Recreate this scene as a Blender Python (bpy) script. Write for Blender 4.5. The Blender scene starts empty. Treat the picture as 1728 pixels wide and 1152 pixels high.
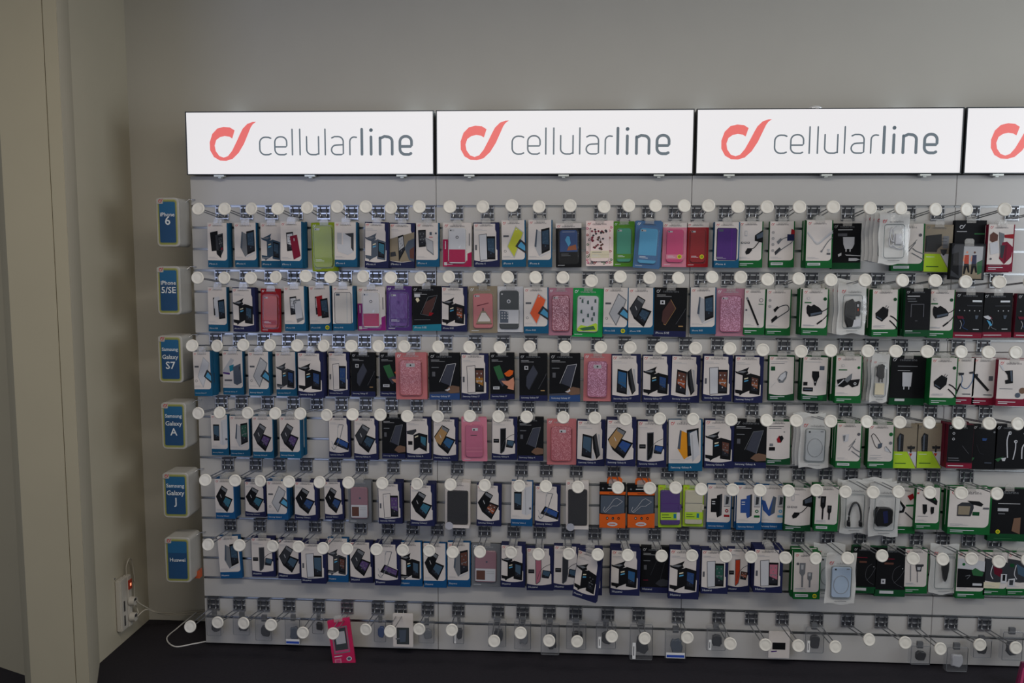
import bpy, bmesh, math, random
from mathutils import Vector, Matrix
random.seed(7)
S = bpy.context.scene
COL = S.collection
# ------------------------------------------------------------------ camera
cd = bpy.data.cameras.new('camera'); cam = bpy.data.objects.new('camera', cd); COL.objects.link(cam)
cd.sensor_width = 36; cd.lens = 1345.8 * 36 / 1728; cd.clip_start = .05
_F = Vector((-.05145523, .99399341, -.09658918)); _R = Vector((.99863276, .05210451, .00421021)); _U = Vector((-.00921765, .09624048, .99531543))
cam.matrix_world = Matrix(((_R.x, _U.x, -_F.x, 1.46705), (_R.y, _U.y, -_F.y, -3.17128), (_R.z, _U.z, -_F.z, 1.612), (0, 0, 0, 1)))
S.camera = cam
# ------------------------------------------------------------------ world, lights, exposure
W = bpy.data.worlds.new('room_air'); S.world = W; W.use_nodes = True
W.node_tree.nodes['Background'].inputs[0].default_value = (.80, .80, .78, 1)
W.node_tree.nodes['Background'].inputs[1].default_value = .42
S.view_settings.view_transform = 'Standard'; S.view_settings.look = 'None'; S.view_settings.gamma = 1
S.view_settings.exposure = 0.0
S.view_settings.use_curve_mapping = False
def area(name, loc, rot, sx, sy, power, color):
    l = bpy.data.lights.new(name, 'AREA'); l.shape = 'RECTANGLE'; l.size = sx; l.size_y = sy; l.energy = power; l.color = color
    o = bpy.data.objects.new(name, l); COL.objects.link(o); o.location = loc; o.rotation_euler = rot; return o
area('ceiling_light', (1.2, -2.1, 2.93), (0, 0, 0), 2.4, .5, 46, (1, .92, .80))
area('ceiling_light', (3.4, -3.0, 2.93), (0, 0, 0), 1.6, .5, 12, (1, .92, .80))
area('shop_window_daylight', (-.9, -4.6, 1.5), (math.radians(90), 0, math.radians(-28)), 1.8, 1.8, 27, (.52, .63, 1))
area('side_window_daylight', (4.9, -1.7, 2.0), (math.radians(90), 0, math.radians(90)), 2.0, 1.4, 44, (.86, .93, 1))
# ------------------------------------------------------------------ helpers
MATS = {}
def lin(c): return tuple(x / 12.92 if x <= .04045 else ((x + .055) / 1.055) ** 2.4 for x in c)
def hexc(h): return lin(tuple(int(h[i:i + 2], 16) / 255 for i in (0, 2, 4)))
def mat(name, h, rough=.5, metal=0, var=.05, scale=40, bump=0, emit=0, spec=.5):
    if name in MATS: return MATS[name]
    m = bpy.data.materials.new(name); m.use_nodes = True; nt = m.node_tree; b = nt.nodes['Principled BSDF']
    c = hexc(h)
    tc = nt.nodes.new('ShaderNodeTexCoord'); n = nt.nodes.new('ShaderNodeTexNoise'); n.inputs['Scale'].default_value = scale; n.inputs['Detail'].default_value = 3
    nt.links.new(tc.outputs['Object'], n.inputs['Vector'])
    r = nt.nodes.new('ShaderNodeMapRange'); r.inputs['To Min'].default_value = 1 - var; r.inputs['To Max'].default_value = 1 + var
    nt.links.new(n.outputs['Fac'], r.inputs['Value'])
    mx = nt.nodes.new('ShaderNodeVectorMath'); mx.operation = 'SCALE'; mx.inputs[0].default_value = c
    nt.links.new(r.outputs[0], mx.inputs['Scale']); nt.links.new(mx.outputs[0], b.inputs['Base Color'])
    b.inputs['Roughness'].default_value = rough; b.inputs['Metallic'].default_value = metal; b.inputs['Specular IOR Level'].default_value = spec
    if emit:
        b.inputs['Emission Color'].default_value = (*c, 1); b.inputs['Emission Strength'].default_value = emit
    if bump:
        bp = nt.nodes.new('ShaderNodeBump'); bp.inputs['Strength'].default_value = bump; bp.inputs['Distance'].default_value = .002
        nt.links.new(n.outputs['Fac'], bp.inputs['Height']); nt.links.new(bp.outputs[0], b.inputs['Normal'])
    MATS[name] = m; return m
def clear(name, tint, amount, rough=.08, gloss=.06):
    """clear plastic film: mostly see-through, a little milky, glossy"""
    if name in MATS: return MATS[name]
    m = bpy.data.materials.new(name); m.use_nodes = True; nt = m.node_tree; nt.nodes.clear()
    out = nt.nodes.new('ShaderNodeOutputMaterial'); tr = nt.nodes.new('ShaderNodeBsdfTransparent'); df = nt.nodes.new('ShaderNodeBsdfDiffuse'); gl = nt.nodes.new('ShaderNodeBsdfGlossy')
    df.inputs[0].default_value = (*hexc(tint), 1); gl.inputs['Roughness'].default_value = rough
    tc = nt.nodes.new('ShaderNodeTexCoord'); n = nt.nodes.new('ShaderNodeTexNoise'); n.inputs['Scale'].default_value = 60
    nt.links.new(tc.outputs['Object'], n.inputs['Vector'])
    bp = nt.nodes.new('ShaderNodeBump'); bp.inputs['Strength'].default_value = .35; bp.inputs['Distance'].default_value = .003
    nt.links.new(n.outputs['Fac'], bp.inputs['Height']); nt.links.new(bp.outputs[0], gl.inputs['Normal'])
    a = nt.nodes.new('ShaderNodeMixShader'); b = nt.nodes.new('ShaderNodeMixShader')
    a.inputs[0].default_value = amount; b.inputs[0].default_value = gloss
    nt.links.new(tr.outputs[0], a.inputs[1]); nt.links.new(df.outputs[0], a.inputs[2])
    nt.links.new(a.outputs[0], b.inputs[1]); nt.links.new(gl.outputs[0], b.inputs[2]); nt.links.new(b.outputs[0], out.inputs[0])
    MATS[name] = m; return m
def glitter(name, c1, c2):
    if name in MATS: return MATS[name]
    m = bpy.data.materials.new(name); m.use_nodes = True; nt = m.node_tree; b = nt.nodes['Principled BSDF']
    tc = nt.nodes.new('ShaderNodeTexCoord'); v = nt.nodes.new('ShaderNodeTexVoronoi'); v.inputs['Scale'].default_value = 450
    nt.links.new(tc.outputs['Object'], v.inputs['Vector'])
    s = nt.nodes.new('ShaderNodeSeparateColor'); nt.links.new(v.outputs['Color'], s.inputs[0])
    r = nt.nodes.new('ShaderNodeValToRGB'); r.color_ramp.elements[0].color = (*hexc(c1), 1); r.color_ramp.elements[1].color = (*hexc(c2), 1)
    r.color_ramp.elements[0].position = .45; r.color_ramp.elements[1].position = .85
    nt.links.new(s.outputs[0], r.inputs[0]); nt.links.new(r.outputs[0], b.inputs['Base Color']); b.inputs['Roughness'].default_value = .3
    MATS[name] = m; return m
C = dict(scr='33475a', s_violet='54406e', s_green='2c5248', s_orange='8f4a30', s_cyan='33677c', s_blue='2b5680', s_amber='9a6c34', s_dark='23252c', white='cac3bf', cream='cfc6ac', black='131417', dgrey='33353a', grey='6c6f74', lgrey='a5a6aa', silver='b9babf', teal='1f6f86', tealband='155072', blueband='164c7a', navy='1f2346',
    navyd='151a3c', green='155a2c', greend='124427', crimson='74192f', red='8c1a22', orange='a83a22', lime='80921a', limeb='a3c431', yellow='aeb13c', coral='cf5a38', pink='c4788c', leaf='4a7f27', teal2='3f8771', pinkd='b0627c',
    hotpink='b8456f', blue='47688f', lblue='4d92b8', dkblue='2b4472', purple='4a2f6e', violet='552c78', magenta='80206d', raspb='9c1a48', taupe='857a68', rose='b06a6d', mauve='a06f80',
    amber='cf8a24', brown='5a3b33', tan='9a7a52', skin='c98a70', slate='4b5461', wine='5c1628', clear='b9b5b2', logo='b5303a', ink='55565c', sticker='d3c522', dark='3a3f42', floral='e2cfcb', green2='1d8a45',
    clearp='8b6a74', bluew='a9b8c8', kit='3c3f4b', outline='8d9aa4', txt='c9cdd2', steel='3f5568', navyb='2c4a86', dirt='6e5546', kfig='4a3230', kgreen='2f5e3c', rosy='a36373', sunset='8a5238', none='777777', orangep='c9591f', bluel='2c4aa5', strip='dedede')
def cm(c):
    if c == 'logo': return mat('print_emblem_red', C['logo'], .45)
    return mat('print_' + c, C[c], .6, var=.04, spec=.12)
def mesh_obj(name, me, parent=None, loc=None):
    o = bpy.data.objects.new(name, me); COL.objects.link(o)
    if parent: o.parent = parent
    if loc: o.location = loc
    return o
def bm_obj(name, bm, mats, parent=None, loc=None, smooth=False):
    me = bpy.data.meshes.new(name); bm.to_mesh(me); bm.free()
    for m in (mats if isinstance(mats, (list, tuple)) else [mats]): me.materials.append(m)
    if smooth:
        for p in me.polygons: p.use_smooth = True
    return mesh_obj(name, me, parent, loc)
def empty(name, loc, label=None, cat=None, group=None):
    o = bpy.data.objects.new(name, None); COL.objects.link(o); o.location = loc; o.empty_display_size = .01
    tag(o, label, cat, group); return o
def tag(o, label=None, cat=None, group=None, kind=None):
    if label: o['label'] = label
    if cat: o['category'] = cat
    if group: o['group'] = group
    if kind: o['kind'] = kind
    return o
def box(bm, x0, x1, y0, y1, z0, z1, mi=0, skip=()):
    v = [bm.verts.new((x, y, z)) for x in (x0, x1) for y in (y0, y1) for z in (z0, z1)]
    fs = []
    for q in ((0, 1, 3, 2), (4, 6, 7, 5), (0, 4, 5, 1), (2, 3, 7, 6), (0, 2, 6, 4), (1, 5, 7, 3)):
        f = bm.faces.new([v[i] for i in q]); f.material_index = mi; fs.append(f)
    return fs
def tube(bm, pts, r, n=6, mi=0, cap=True):
    rings = []; pts = [Vector(p) for p in pts]
    for i, p in enumerate(pts):
        d = (pts[min(i + 1, len(pts) - 1)] - pts[max(i - 1, 0)]).normalized()
        a = d.cross(Vector((0, 0, 1))); a = a if a.length > .05 else d.cross(Vector((1, 0, 0))); a.normalize(); b = d.cross(a)
        rings.append([bm.verts.new(p + r * (math.cos(2 * math.pi * k / n) * a + math.sin(2 * math.pi * k / n) * b)) for k in range(n)])
    for A, B in zip(rings, rings[1:]):
        for k in range(n):
            f = bm.faces.new((A[k], A[(k + 1) % n], B[(k + 1) % n], B[k])); f.material_index = mi; f.smooth = True
    if cap: bm.faces.new(rings[0]).material_index = mi; bm.faces.new(rings[-1][::-1]).material_index = mi
def smooth_path(P, n=6):
    out = []
    for i in range(len(P) - 1):
        a, b, c, d = [Vector(P[max(0, min(len(P) - 1, i + k))]) for k in (-1, 0, 1, 2)]
        for k in range(n):
            t = k / n; out.append(.5 * ((2 * b) + (c - a) * t + (2 * a - 5 * b + 4 * c - d) * t * t + (3 * b - a - 3 * c + d) * t ** 3))
    return out + [Vector(P[-1])]
def rrect(x0, x1, z0, z1, r, n=4):
    pts = []
    for cx_, cz_, a0 in ((x1 - r, z1 - r, 0), (x0 + r, z1 - r, 90), (x0 + r, z0 + r, 180), (x1 - r, z0 + r, 270)):
        for k in range(n + 1):
            a = math.radians(a0 + 90 * k / n); pts.append((cx_ + r * math.cos(a), cz_ + r * math.sin(a)))
    return pts
def prism(bm, pts, y0, y1, mi=0, side_mi=None, bevel=0):
    """pts (x,z) outline extruded from back y0 to front y1 (front = smaller y)"""
    a = [bm.verts.new((x, y0, z)) for x, z in pts]
    cx_ = sum(p[0] for p in pts) / len(pts); cz_ = sum(p[1] for p in pts) / len(pts)
    yb = y1 + bevel * 1.0
    b = [bm.verts.new((x, yb, z)) for x, z in pts]
    sm = mi if side_mi is None else side_mi
    n = len(pts)
    for i in range(n):
        f = bm.faces.new((a[i], b[i], b[(i + 1) % n], a[(i + 1) % n])); f.material_index = sm
    if bevel:
        w = max(p[0] for p in pts) - min(p[0] for p in pts); h = max(p[1] for p in pts) - min(p[1] for p in pts)
        kx = 1 - 2 * bevel / w; kz = 1 - 2 * bevel / h
        c = [bm.verts.new((cx_ + (x - cx_) * kx, y1, cz_ + (z - cz_) * kz)) for x, z in pts]
        for i in range(n):
            f = bm.faces.new((b[i], c[i], c[(i + 1) % n], b[(i + 1) % n])); f.material_index = sm; f.smooth = True
        b = c
    bm.faces.new(b[::-1]).material_index = mi; bm.faces.new(a).material_index = sm
_TC = {}
def text_polys(s, res=1, bold=0):
    """lettering as flat outline faces, height of capitals about 0.7"""
    if (s, res, bold) in _TC: return _TC[(s, res, bold)]
    c = bpy.data.curves.new('t', 'FONT'); c.body = s; c.resolution_u = res; c.offset = bold
    o = bpy.data.objects.new('t', c); COL.objects.link(o)
    dg = bpy.context.evaluated_depsgraph_get(); me = bpy.data.meshes.new_from_object(o.evaluated_get(dg))
    P = [[(me.vertices[i].co.x, me.vertices[i].co.y) for i in p.vertices] for p in me.polygons]
    w = max([v.co.x for v in me.vertices] + [.01])
    bpy.data.objects.remove(o); bpy.data.curves.remove(c); bpy.data.meshes.remove(me)
    _TC[(s, res, bold)] = (P, w); return _TC[(s, res, bold)]
# ------------------------------------------------------------------ room
M_wall = mat('wall_paint', 'b8b4ab', .85, var=.03, scale=6, bump=.15)
M_left = mat('wall_paint_left', 'b3ac9a', .85, var=.04, scale=5, bump=.2)
M_pil = mat('pillar_plaster', '99917a', .9, var=.06, scale=4, bump=.5)
M_floor = mat('dark_floor', '26242a', .75, var=.2, scale=90, bump=.2, spec=.2)
XL, YB, ZC = -.3513, .2194, 2.95
def slab(name, x0, x1, y0, y1, z0, z1, m):
    bm = bmesh.new(); box(bm, x0, x1, y0, y1, z0, z1); o = bm_obj(name, bm, m); o['kind'] = 'structure'; return o
def plan(name, pts, z0, z1, m):
    bm = bmesh.new(); a = [bm.verts.new((x, y, z0)) for x, y in pts]; b = [bm.verts.new((x, y, z1)) for x, y in pts]; n = len(pts)
    bm.faces.new(a[::-1]); bm.faces.new(b)
    for i in range(n): bm.faces.new((a[i], a[(i + 1) % n], b[(i + 1) % n], b[i]))
    bmesh.ops.recalc_face_normals(bm, faces=bm.faces)
    o = bm_obj(name, bm, m); o['kind'] = 'structure'; return o
slab('floor', -2.6, 5.6, -5.6, YB + .1, -.08, 0, M_floor)
slab('ceiling', -2.6, 5.6, -5.6, YB + .1, ZC, ZC + .1, mat('ceiling_paint', 'b8b5ae', .9))
slab('wall_back', XL - .1, 5.6, YB, YB + .1, 0, ZC, M_wall)
plan('wall_left', [(XL, -.178), (XL, YB), (XL - .1, YB), (XL - .1, -.178)], 0, ZC, M_left)
plan('wall_front', [(-.73, -.2323), (-.50, -.3254), (-.50, -.18), (-2.6, -.18), (-2.6, -.2323)], 0, ZC, M_pil)
plan('wall_pillar_side', [(XL, -.178), (-.136, -.599), (-.150, -.599), (-.40, -.178)], 0, ZC, M_left)
plan('wall_pillar_edge', [(-.136, -.6), (-.1815, -.6), (-.1815, -.55), (-.178, -.553), (-.151, -.598)], 0, ZC, M_pil)
plan('wall_pillar_face', [(-.1845, -.6), (-.344, -.602), (-.56, -.33), (-.56, -.19), (-.41, -.19), (-.1845, -.56)], 0, ZC, M_pil)
# ------------------------------------------------------------------ slatwall bays
M_slat = mat('slat_laminate', 'b2b0ae', .32, var=.02, scale=10, spec=.5)
M_alu = mat('aluminium_insert', 'a9abad', .28, metal=1, var=.05)
M_chrome = mat('chrome_wire', 'b4b6ba', .25, metal=.85, var=.05)
M_dark = mat('shadow_gap_back', '3a3836', .8)
ZT, SP, ZB = 1.83824, .08563, .0096
PLACE = ['leftmost', 'second', 'third', 'rightmost']
for b in range(4):
    x0 = .0091 if b == 0 else b + .001; x1 = b + .999
    bay = empty('slatwall_panel', ((x0 + x1) / 2, 0, ZB), ['leftmost grey slatwall bay beside the blue shelf markers', 'second grey slatwall bay from the left, under the second sign', 'third grey slatwall bay, under the third sign', 'rightmost grey slatwall bay, cut off by the frame'][b], 'slatwall', 'slatwall bays')
    cxb = (x0 + x1) / 2; hw = (x1 - x0) / 2
    me = None
    edges = [(1.9565, ZT + .0042)] + [(ZT - .0042 - i * SP, ZT + .0042 - (i + 1) * SP) for i in range(20)] + [(ZT - 20 * SP - .0042, ZB)]
    shared = None
    for k, (zt, zb_) in enumerate(edges):
        if 1 <= k <= 20 and shared: me = shared; mesh_obj('slat', me, bay, (0, 0, (zt + zb_) / 2 - ZB)); continue
        bm = bmesh.new(); h = (zt - zb_) / 2; box(bm, -hw, hw, 0, .016, -h, h)
        bmesh.ops.bevel(bm, geom=[e for e in bm.edges if abs(e.verts[0].co.y) < 1e-6 and abs(e.verts[1].co.y) < 1e-6], offset=.0009, segments=1, affect='EDGES')
        o = bm_obj('slat', bm, M_slat, bay, (0, 0, (zt + zb_) / 2 - ZB))
        if k >= 1 and k <= 20: shared = o.data
    bm = bmesh.new()      # aluminium groove insert: back, upper and lower lip
    box(bm, -hw, hw, .010, .0115, -.0042, .0042); box(bm, -hw, hw, -.0012, .0115, -.0044, -.0030); box(bm, -hw, hw, -.0006, .0115, .0036, .0044)
    first = bm_obj('groove_insert', bm, M_alu, bay, (0, 0, ZT - ZB))
    for i in range(1, 21): mesh_obj('groove_insert', first.data, bay, (0, 0, ZT - i * SP - ZB))
    bm = bmesh.new(); box(bm, -hw, hw, .016, .022, 0, 1.945); bm_obj('backing_board', bm, M_dark, bay)
    if b < 4:
        bm = bmesh.new(); box(bm, -.02, .02, .022, YB - .001, 0, 1.945); bm_obj('support_upright', bm, M_slat, bay, (hw - .05, 0, 0))
# ------------------------------------------------------------------ illuminated signs
def emis(name, h, s):
    m = mat(name, h, .4, var=0, emit=s)      # gives off its own light; the sheet itself is greyish
    for n in m.node_tree.nodes:
        if n.type == 'VECT_MATH': n.inputs[0].default_value = tuple(x * .15 for x in hexc(h))
    return m
M_sw = emis('lit_white', 'f2f0f2', .82); M_sr = emis('lit_red', 'f0736f', .80); M_sg = emis('lit_grey', '6f7c86', .6)
M_frame = mat('sign_frame', '3e4246', .35, metal=.6); M_case = mat('sign_housing', '8a8a88', .6)
def ribbon(bm, P, w, y, taper=None):
    """flat stroke of width w along (x,z) points, round ends, front at y"""
    P = [Vector(p) for p in P]; Lf, Rt = [], []
    for i, p in enumerate(P):
        d = (P[min(i + 1, len(P) - 1)] - P[max(i - 1, 0)]).normalized(); n = Vector((-d.y, d.x)); Lf.append(p + n * w / 2); Rt.append(p - n * w / 2)
    for i in range(len(P) - 1):
        q = [Lf[i], Lf[i + 1], Rt[i + 1], Rt[i]]; f = bm.faces.new([bm.verts.new((a.x, y, a.y)) for a in q])
    for e in (P[0], P[-1]):
        bm.faces.new([bm.verts.new((e.x + w / 2 * math.cos(t * math.pi / 5), y - .0001, e.y + w / 2 * math.sin(t * math.pi / 5))) for t in range(10)])
def arcp(cx_, cz_, rx, rz, a0, a1, n=10): return [(cx_ + rx * math.cos(math.radians(a0 + (a1 - a0) * k / n)), cz_ + rz * math.sin(math.radians(a0 + (a1 - a0) * k / n))) for k in range(n + 1)]
def letters():
    U = 1 / 1560; X0 = 60; base = 117; xh = 113
    out = []      # (stroke points in sign units, width)
    def add(pts, w): out.append(([((x - X0) * U, (z) * U) for x, z in pts], w * U))
    t, B = 9, 17
    def cshape(x0, x1, w):
        r = 36; add([(x1, base + xh - 9)] + [(x1 - 14, base + xh - 3)] + arcp(x0 + r, base + xh - r - 2, r, r, 90, 180, 6) + arcp(x0 + r, base + r, r, r, 180, 270, 6) + [(x1 - 14, base + 1), (x1, base + 7)], w)
    def eshape(x0, x1, w):
        r = 34; m = base + 50
        add([(x0 + 2, m)] + [(x1 - 5, m), (x1, m + 8)] + arcp(x1 - r, base + xh - r, r, r, 0, 90, 6) + arcp(x0 + r, base + xh - r, r, r, 90, 180, 6) + arcp(x0 + r, base + r, r, r, 180, 270, 6) + [(x1 - 16, base), (x1 - 4, base + 6)], w)
    cshape(520, 590, t); eshape(615, 690, t)
    add([(725, base), (725, base + 160)], t); add([(773, base), (773, base + 160)], t)
    add([(815, base + xh)] + arcp(849, base + 32, 34, 32, 180, 270, 6) + [(872, base), (890, base + 7)], t); add([(890, base + 4), (890, base + xh)], t)
    add([(931, base), (931, base + 160)], t)
    add([(973, base + 105), (990, base + xh)] + arcp(1012, base + xh - 32, 32, 32, 90, 0, 6) + [(1044, base + 6), (1030, base)] + arcp(1000, base + 30, 30, 30, 270, 90, 8) + [(1042, base + 62)], t)
    add([(1085, base), (1085, base + 75)] + arcp(1112, base + 82, 27, 28, 180, 90, 5) + [(1126, base + 108)], t)
    add([(1160, base + 2), (1160, base + 158)], B); add([(1217, base + 2), (1217, base + 110)], B); add([(1217, base + 152), (1218, base + 153)], B + 5)
    add([(1273, base + 2), (1273, base + 104)] , B); add([(1273, base + 100), (1300, base + xh)] + arcp(1316, base + xh - 32, 32, 30, 90, 0, 6) + [(1348, base + 2)], B)
    eshape(1396, 1468, B)
    return out
LET = letters()
LOGO_A = [(363, 240), (335, 222), (295, 218), (255, 228), (222, 262), (204, 315), (205, 365), (228, 408), (265, 430), (305, 432), (345, 420), (385, 382), (420, 325), (445, 268), (465, 222), (478, 203), (499, 187),
          (478, 188), (445, 200), (415, 230), (398, 262), (375, 310), (345, 368), (318, 402), (290, 412), (262, 402), (240, 370), (234, 335), (245, 300), (270, 282), (300, 275), (330, 280), (347, 291)]
def logo_pts(): return [((x - 60) / 1560, (512 - z) / 1560) for x, z in LOGO_A]
ZS0, ZS1 = 1.958, 2.203
for k in range(4):
    x0, x1 = k + .006 + (.006 if k == 0 else 0), k + .997
    rt = empty('light_box_sign', ((x0 + x1) / 2, .05, ZS0), ['lit white brand sign at the far left end', 'second lit white brand sign from the left', 'third lit white brand sign, below the lamp bump', 'fourth lit white sign, cut off by the right edge'][k], 'sign', 'lit signs above the slatwall')
    ox = -(x1 - x0) / 2; w = x1 - x0; h = ZS1 - ZS0
    bm = bmesh.new(); box(bm, ox, ox + w, -.066, YB - .051, .004, h - .004); bm_obj('housing', bm, M_case, rt)
    bm = bmesh.new(); t = .0035
    for q in ((ox, ox + w, 0, t), (ox, ox + w, h - t, h), (ox, ox + t, t, h - t), (ox + w - t, ox + w, t, h - t)): box(bm, q[0], q[1], -.084, -.066, q[2], q[3])
    bm_obj('frame', bm, M_frame, rt)
    bm = bmesh.new(); box(bm, ox + t, ox + w - t, -.080, -.066, t, h - t); face = bm_obj('light_panel', bm, M_sw, rt)
    bm = bmesh.new(); P = [(ox + .004 + x * .99, .006 + z * .955) for x, z in logo_pts()]
    prism(bm, P, -.0795, -.0815); bm.normal_update(); bmesh.ops.triangulate(bm, faces=bm.faces); bm_obj('emblem', bm, M_sr, rt)
    bm = bmesh.new()
    for P, lw in LET: ribbon(bm, [(ox + .004 + x * .99, .006 + z * .955) for x, z in P], lw, -.0812)
    bm_obj('lettering', bm, M_sg, rt)
    for q, fx in enumerate((.13, .50, .87)):
        bm = bmesh.new(); box(bm, -.02, .02, -.082, -.06, -.007, 0); box(bm, -.006, .006, -.075, -.055, -.012, 0)
        bm_obj('mounting_clip', bm, mat('clip_metal', 'd5dad6', .3, metal=.3), rt, (ox + w * fx, 0, 0))
# small lamps on top of the sign housings wash the wall above
glows = [.13, .88, 1.03, 1.40, 1.82, 2.08, 2.86, 3.05]
for i, gx in enumerate(glows):
    o = empty('strip_lamp', (gx, .15, ZS1 - .004), ['small lamp on top of the first sign, left end', 'small lamp on top of the first sign, right end', 'small lamp on second sign beside the seam with first', 'small lamp on the middle of the second sign', 'small lamp on the right part of the second sign', 'small lamp on the left end of the third sign', 'small lamp on the right part of the third sign', 'small lamp on top of the fourth sign'][i], 'lamp', 'little lamps on top of the signs')
    bm = bmesh.new(); box(bm, -.02, .02, -.012, .012, 0, .006); bm_obj('lamp_base', bm, M_frame, o)
    bm = bmesh.new(); box(bm, -.016, .016, -.009, .009, .006, .010); bm_obj('lamp_lens', bm, emis('lamp_lens', 'cfe2ff', 1.5), o)
    l = bpy.data.lights.new('strip_lamp_light', 'POINT'); l.energy = .028; l.color = (.70, .85, 1); l.shadow_soft_size = .012
    lo = bpy.data.objects.new('strip_lamp_light', l); COL.objects.link(lo); lo.location = (gx, .172, ZS1 + .022)
o = empty('lamp_dome', (2.455, -.005, ZS1), 'round white lamp dome peeking over the third sign', 'lamp')
bm = bmesh.new(); bmesh.ops.create_uvsphere(bm, u_segments=20, v_segments=10, radius=.026); bmesh.ops.scale(bm, vec=(1, 1, .5), verts=bm.verts)
bm_obj('dome', bm, mat('dome_white', 'dcdcdc', .3), o, (0, 0, .001), True)
bm = bmesh.new(); bmesh.ops.create_cone(bm, cap_ends=True, segments=20, radius1=.03, radius2=.03, depth=.004); bm_obj('ring', bm, M_chrome, o, (0, 0, 0))
# ------------------------------------------------------------------ shelf markers (blue boxes)
M_mk = mat('marker_white', 'aaa8a4', .4); M_ol = mat('marker_olive', '83894a', .4); M_ol2 = mat('marker_yellow', 'a3a06c', .4)
M_b1 = mat('marker_blue', '1d5c88', .35); M_b2 = mat('marker_deep_blue', '1b4670', .35); M_wt = mat('marker_lettering', 'd8dce0', .4)
MK = [((-.0935, -.0015, 1.674, 1.865), ['iPhone', '6'], 'reading about a 6, topmost', [.30, .48]),
      ((-.1015, -.006, 1.406, 1.598), ['iPhone', '5/SE'], 'numbered 5/SE, second from top', [.30, .40]),
      ((-.1070, -.0075, 1.133, 1.323), ['Samsung', 'Galaxy', 'S7'], 'marked S7, third from top', [.22, .29, .42]),
      ((-.1047, -.002, .863, 1.054), ['Samsung', 'Galaxy', 'A'], 'marked with letter A, fourth from top', [.22, .29, .42]),
      ((-.1105, -.0024, .5785, .766), ['Samsung', 'Galaxy', 'J'], 'marked with letter J, fifth from top', [.22, .29, .42]),
      ((-.1117, -.0046, .3065, .4966), ['Huawei'], 'lowest of the column, with one white word', [.22])]
for i, ((x0, x1, z0, z1), tx, lb, sz) in enumerate(MK):
    w, h = x1 - x0, z1 - z0
    rt = empty('shelf_marker_box', ((x0 + x1) / 2, 0, z0), 'white box with blue face ' + lb, 'label box', 'blue faced shelf markers in a column')
    bm = bmesh.new(); prism(bm, rrect(-w / 2, w / 2, 0, h, .016, 5), .012, -.085, bevel=.002); bm_obj('housing', bm, M_mk, rt)
    bm = bmesh.new(); prism(bm, rrect(-w / 2 + .007, w / 2 - .007, .007, h - .007, .012, 5), -.084, -.0856); bm_obj('outer_border', bm, M_ol2, rt)
    bm = bmesh.new(); prism(bm, rrect(-w / 2 + .010, w / 2 - .010, .010, h - .010, .010, 5), -.0850, -.0862); bm_obj('inner_border', bm, M_ol, rt)
    bm = bmesh.new(); prism(bm, rrect(-w / 2 + .014, w / 2 - .014, .016, h - .016, .006, 4), -.0856, -.0868); bm_obj('blue_face', bm, M_b2, rt)
    bm = bmesh.new(); prism(bm, rrect(-w / 2 + .0145, w / 2 - .0145, h * .66, h - .0165, .005, 4), -.0866, -.0872); bm_obj('upper_blue_field', bm, M_b1, rt)
    bm = bmesh.new(); zz = h * (.62 if len(tx) < 3 else .68)
    if len(tx) == 1: zz = h * .47
    for s_, q in zip(tx, sz):
        P, tw = text_polys(s_, 2, .012); hgt = q * h * .52; k = min(hgt, (w - .034) / tw)
        if len(s_) <= 4: k = min(hgt, (w - .036) / tw)
        for p in P: bm.faces.new([bm.verts.new(((x - tw / 2) * k, -.0876, zz + z * k)) for x, z in p])
        zz -= h * (.21 if len(s_) < 7 and s_ != 'iPhone' else .17)
    bm_obj('lettering', bm, M_wt, rt)
    bm = bmesh.new(); prism(bm, rrect(-w / 2 + .004, -w / 2 + .030, h - .024, h - .004, .003, 3), -.085, -.0885); tg = bm_obj('corner_tag', bm, M_mk, rt)
    bm = bmesh.new(); prism(bm, [(-w / 2 + .004 + x * .10 - .0005, h - .0255 + z * .10 + .0) for x, z in logo_pts()], -.0884, -.0890); bm.normal_update(); bmesh.ops.triangulate(bm, faces=bm.faces); bm_obj('red_emblem', bm, cm('logo'), tg)
    bm = bmesh.new(); tube(bm, [(w / 2 - .002, -.02, h * .93), (w / 2 + .012, -.02, h * .99), (w / 2 + .03, -.004, h * .99)], .0018); bm_obj('bracket_wire', bm, M_chrome, rt)
bm = bmesh.new(); prism(bm, [(-.03, 0), (.012, .038), (.012, 0)], -.004, -.03)
tag(bm_obj('orange_tag', bm, mat('orange_card', 'b5512c', .6), None, (-.006, -.002, .304)), 'orange paper corner behind the lowest shelf marker', 'tag')
# ------------------------------------------------------------------ power strip and cables
M_pw = mat('strip_plastic', 'bdb8b0', .4); M_cab = mat('cable_white', 'aaa498', .5); M_cg = mat('cable_grey', '77736c', .5)
ps = empty('power_strip', (XL, .006, .066), 'white wall power strip with lit red switch above the floor', 'power strip')
bm = bmesh.new(); box(bm, 0, .026, -.055, -.004, 0, .225); bmesh.ops.bevel(bm, geom=bm.edges[:], offset=.005, segments=2, affect='EDGES'); bm_obj('body', bm, M_pw, ps)
bm = bmesh.new(); box(bm, .003, .030, -.004, .026, .0, .225); bmesh.ops.bevel(bm, geom=bm.edges[:], offset=.004, segments=2, affect='EDGES'); bm_obj('socket_block', bm, M_pw, ps)
bm = bmesh.new(); box(bm, .029, .033, -.001, .023, .165, .205); sw = bm_obj('switch', bm, mat('switch_red', '7a2010', .3, emit=.25), ps)
bm = bmesh.new(); box(bm, .033, .0335, .007, .016, .178, .190); bm_obj('switch_light', bm, emis('switch_glow', 'ff9a70', 1.2), sw)
for z in (.02, .083):
    bm = bmesh.new(); box(bm, .025, .0268, -.036, -.026, z, z + .045); bm_obj('usb_slot', bm, mat('slot_dark', '2b2b2f', .5), ps)
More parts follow.
